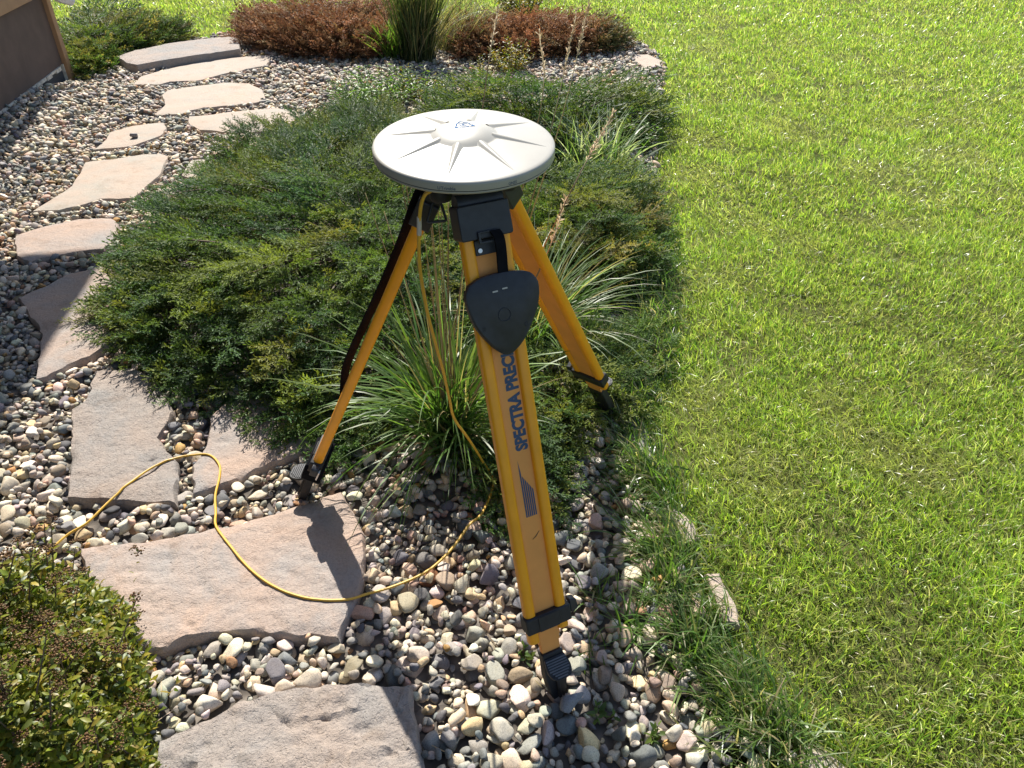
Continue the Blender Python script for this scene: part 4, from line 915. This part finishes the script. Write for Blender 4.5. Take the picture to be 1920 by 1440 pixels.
for u0, v_ in ((-.048, .016), (.038, .026)): mk('slot', boxo(Oc, f1.w, f1.a, f1.n, u0, u0 + .0062, v_, v_ + .008, .005, .0070), M['rubber'], body, smooth=False)
ss = [f1.P(.012, .046, .026), f1.P(.016, .060, .032), f1.P(.017, .085, .030), f1.P(.016, .12, .026), f1.P(.014, .150, .028), f1.P(.012, vc - .066, .022)]
V, F = ribbon(spline(ss, 4), .020, .004, f1.w); mk('strap', (V, F), M['strap'], cov)

# ================================================================== ANTENNA, TRIBRACH
tl = rad(4.3); nx = np.array((0.010, -math.sin(tl), math.cos(tl))); nx /= np.linalg.norm(nx)
AC = R(870, 268, 1.447)
ant = empty('antenna', tuple(AC), 'round white survey antenna with raised ribs on top of the orange tripod', 'antenna')
prof = [(.0005, .0318), (.012, .0315), (.025, .0303), (.038, .0275), (.048, .0243), (.056, .0206), (.0605, .0182), (.0622, .0174), (.066, .0171), (.08, .0152), (.10, .0122), (.12, .0092), (.14, .0062), (.155, .0038), (.163, .0024), (.1675, .0015), (.1698, .0004), (.1711, -.0012), (.1716, -.0030), (.1716, -.0138)]
mk('radome', lathe(prof, AC, nx, 128), M['white'], ant)
mk('seam', lathe([(.160, -.0136), (.1700, -.0136), (.1700, -.0160), (.160, -.0160)], AC, nx, 96), M['black'], ant)
mk('underside', lathe([(.1, -.0158), (.1708, -.0158), (.1712, -.0178), (.1685, -.021), (.15, -.0235), (.10, -.0275), (.052, -.031), (.05, -.0312)], AC, nx, 96), M['white'], ant)
mk('mount_collar', tube([AC - nx * .031, AC - nx * .050], .034, 24), M['black'], ant)
Ua = np.cross((0, 1, 0), nx); Ua /= np.linalg.norm(Ua); Va = np.cross(nx, Ua)
for k in range(8):
    th = rad(-90 - 8 + 45 * k); rd = Ua * math.cos(th) + Va * math.sin(th); td = np.cross(nx, rd); V = []; F = []; ns, nc = 16, 13
    for i in range(ns + 1):
        t = i / ns; r_ = .054 + .108 * t; base = np.interp(r_, [p[0] for p in prof], [p[1] for p in prof]) - .0004
        hw = .0115 * (1 - t) ** .75 * min(1, (t + .03) * 14) ** .5 + .0003; hh = .0052 * (1 - t) ** .8 * min(1, (t + .02) * 12) ** .5
        for j in range(nc):
            u_ = 1 - 2 * j / (nc - 1); V.append(AC + rd * r_ + td * hw * u_ + nx * (base + hh * (.5 + .5 * math.cos(math.pi * u_)) ** .8))
    for i in range(ns):
        for j in range(nc - 1): F.append((i * nc + j, i * nc + j + 1, (i + 1) * nc + j + 1, (i + 1) * nc + j))
    mk('rib', (V, [q[::-1] for q in F]), M['white'], ant)
# blue emblem on the crown: ringed arcs inside a rounded triangle
def dome(u, v, lift=.0004):
    r_ = math.hypot(u, v); return AC + Ua * u + Va * v + nx * (np.interp(r_, [p[0] for p in prof], [p[1] for p in prof]) + lift)
ev = []; ecx, ecy = -.001, .009
def arc(r0, r1, a0, a1, n=10):
    r0, r1 = r0 * 1.35, r1 * 1.35
    V = []; F = []
    for i in range(n + 1):
        a = rad(a0 + (a1 - a0) * i / n); V += [dome(ecx + r0 * math.cos(a), ecy + r0 * math.sin(a)), dome(ecx + r1 * math.cos(a), ecy + r1 * math.sin(a))]
    for i in range(n): F.append((2 * i, 2 * i + 1, 2 * i + 3, 2 * i + 2))
    return V, F
parts_ = [arc(.0085, .0108, a0, a1) for a0, a1 in ((5, 95), (125, 215), (245, 335))] + [arc(.0045, .0062, a0, a1) for a0, a1 in ((20, 170), (200, 330))] + [arc(.0, .0022, 0, 359)]
for a0 in (-10, 110, 230):
    a = rad(a0); c0 = (ecx + .024 * math.cos(a), ecy + .024 * math.sin(a)); l = [(ecx + .0158 * math.cos(a + s_), ecy + .0158 * math.sin(a + s_)) for s_ in (-.45, -.15, .15, .45)]
    parts_.append(([dome(*c0)] + [dome(*p) for p in l], [(0, 1, 2, 3, 4)]))
mk('emblem', joinvf(*parts_), M['logo'], ant, smooth=False)
def rimtext(s, size, px, name, mark=False):
    V, F = textvf(s, size, .00012, .95); u0 = (px - 870) / 1443 * 1.28; th0 = math.asin(max(-1, min(1, u0 / .1717))); out = []
    for x, y, _ in V: th = th0 + x / .1717; out.append(AC + Ua * .1719 * math.sin(th) - Va * .1719 * math.cos(th) + nx * (-.0122 + y))
    mk(name, (out, F), M['blue'], ant, smooth=False)
rimtext("Trimble", .0085, 834, 'maker_lettering'); rimtext("GNSS", .0075, 965, 'type_lettering'); rimtext("U", .0085, 827, 'maker_mark')
# tribrach between antenna and tripod head
trb = empty('tribrach', (H0[0], H0[1], 1.052), 'black levelling base with round knobs under the white antenna', 'levelling base')
tp = rounded([(H0[0] + .085 * math.cos(a), H0[1] + .085 * math.sin(a)) for a in (rad(-5), rad(115), rad(235))], .025, 5)
mk('base_plate', prism(tp, (0, 0, 0), (1, 0, 0), (0, 1, 0), (0, 0, 1), 1.0525, 1.060), M['black'], trb, bevel=.002)
mk('body', prism([(H0[0] + (u - H0[0]) * .8, H0[1] + (v - H0[1]) * .8) for u, v in tp], (0, 0, 0), (1, 0, 0), (0, 1, 0), (0, 0, 1), 1.064, 1.085), M['black'], trb, bevel=.003)
for k in range(3):
    a = rad(235 - 120 * k); p = H0 + np.array((math.cos(a), math.sin(a), 0)) * .078; p[2] = 0
    kn = lathe([(.012, 1.030), (.019, 1.033), (.0215, 1.038), (.0215, 1.055), (.019, 1.060), (.010, 1.062), (.008, 1.075)], p, (0, 0, 1), 24); mk('knob', kn, M['rubber'], trb)

# cable: antenna -> down past the left leg -> through the gravel -> across the flagstones
cab = [AC + np.array((-.045, -.02, -.034)), R(812, 352, 1.36), R(797, 365, 1.37), R(789, 388, 1.39), R(786, 430, 1.42), R(787, 500, 1.48), R(800, 580, 1.56), R(818, 650, 1.65), R(832, 700, 1.73), R(843, 750, 1.82), R(852, 785, 1.88), R(880, 825, 1.97), G(905, 865, .12), G(925, 905, .05), G(905, 960, .055)]
cab += [G(x, y, h) for x, y, h in ((880, 985, .06), (840, 1030, .06), (790, 1068, .062), (735, 1098, .056), (690, 1112, .053), (650, 1121, .050), (605, 1124, .050), (560, 1116, .050), (515, 1097, .050), (470, 1064, .050), (432, 1023, .050), (408, 985, .051), (401, 955, .055), (405, 925, .053), (412, 895, .048), (411, 872, .048), (398, 853, .049), (372, 847, .055), (335, 850, .055), (290, 870, .048), (245, 902, .048), (200, 940, .052), (160, 973, .055), (122, 995, .056), (80, 1030, .06), (40, 1090, .055))]
cab = [np.array(p) + (np.array((RND.normal(0, .0022), RND.normal(0, .0022), RND.normal(-.001, .0016))) if i > 14 else 0) for i, p in enumerate(cab)]
cp = np.array(spline(cab, 6)); gi = 15 * 6
slab_obs = [o for o in bpy.data.objects if o.name.startswith('flagstone')]; bpy.context.view_layer.update()
def lie(x, y):
    z = -1.0
    for o in slab_obs:
        ok_, hit, _, _ = o.ray_cast(Vector((x, y, 1.0)) - o.location, Vector((0, 0, -1)))
        if ok_: z = max(z, hit.z + o.location.z)
    i, j = int((x - X0) / CELL), int((y - Y0) / CELL)
    if 3 < i < NX - 4 and 3 < j < NY - 4: z = max(z, float(np.percentile(HM[j - 2:j + 3, i - 2:i + 3], 70)))
    return z
gz = np.array([lie(p[0], p[1]) for p in cp[gi:]]) + .0030
pad = np.pad(gz, 5, mode='edge'); mx_ = np.array([np.percentile(pad[i:i + 11], 75) for i in range(len(gz))]); pad = np.pad(mx_, 3, mode='edge')
sm_ = np.convolve(pad, np.ones(7) / 7, 'valid'); bl = np.clip(np.arange(len(gz)) / 10, 0, 1); cp[gi:, 2] = cp[gi:, 2] * (1 - bl) + np.maximum(sm_, gz - .006) * bl
on_slab = np.array([1 if any(o.ray_cast(Vector((p[0], p[1], 1.0)) - o.location, Vector((0, 0, -1)))[0] for o in slab_obs) else 0 for p in cp[gi:]])
cp[gi:, 2] = np.where(on_slab == 1, np.maximum(cp[gi:, 2], gz), cp[gi:, 2])
cb = mk('antenna_cable', tube(list(cp), .0034, 8), M['cable'], origin=tuple(G(560, 1116, 0))); tag(cb, 'thin yellow cable running from the antenna across the flagstones', 'cable')
mk('sleeve', tube([R(786, 407, 1.405), R(786, 422, 1.414), R(786, 440, 1.428)], .0046, 10), M['sleeve'], cb)

# two stones that stand out
def stone(label, px, py, h, abc, eul_, col, sh):
    o = bpy.data.objects.new('loose_pebble', pm[sh]); COL.objects.link(o); o.location = G(px, py, h); o.rotation_euler = eul_; o.scale = abc; o.color = (*col, 1); tag(o, label, 'pebble')
stone('grey speckled oval pebble leaning against the front tripod foot', 1072, 1313, .055, (.034, .021, .018), (.2, -.25, .85), (.23, .235, .25), 2)
stone('dark pebble lying alone on the small pale flagstone', 251, 253, .052, (.030, .022, .02), (.2, .1, .4), (.25, .22, .21), 5)
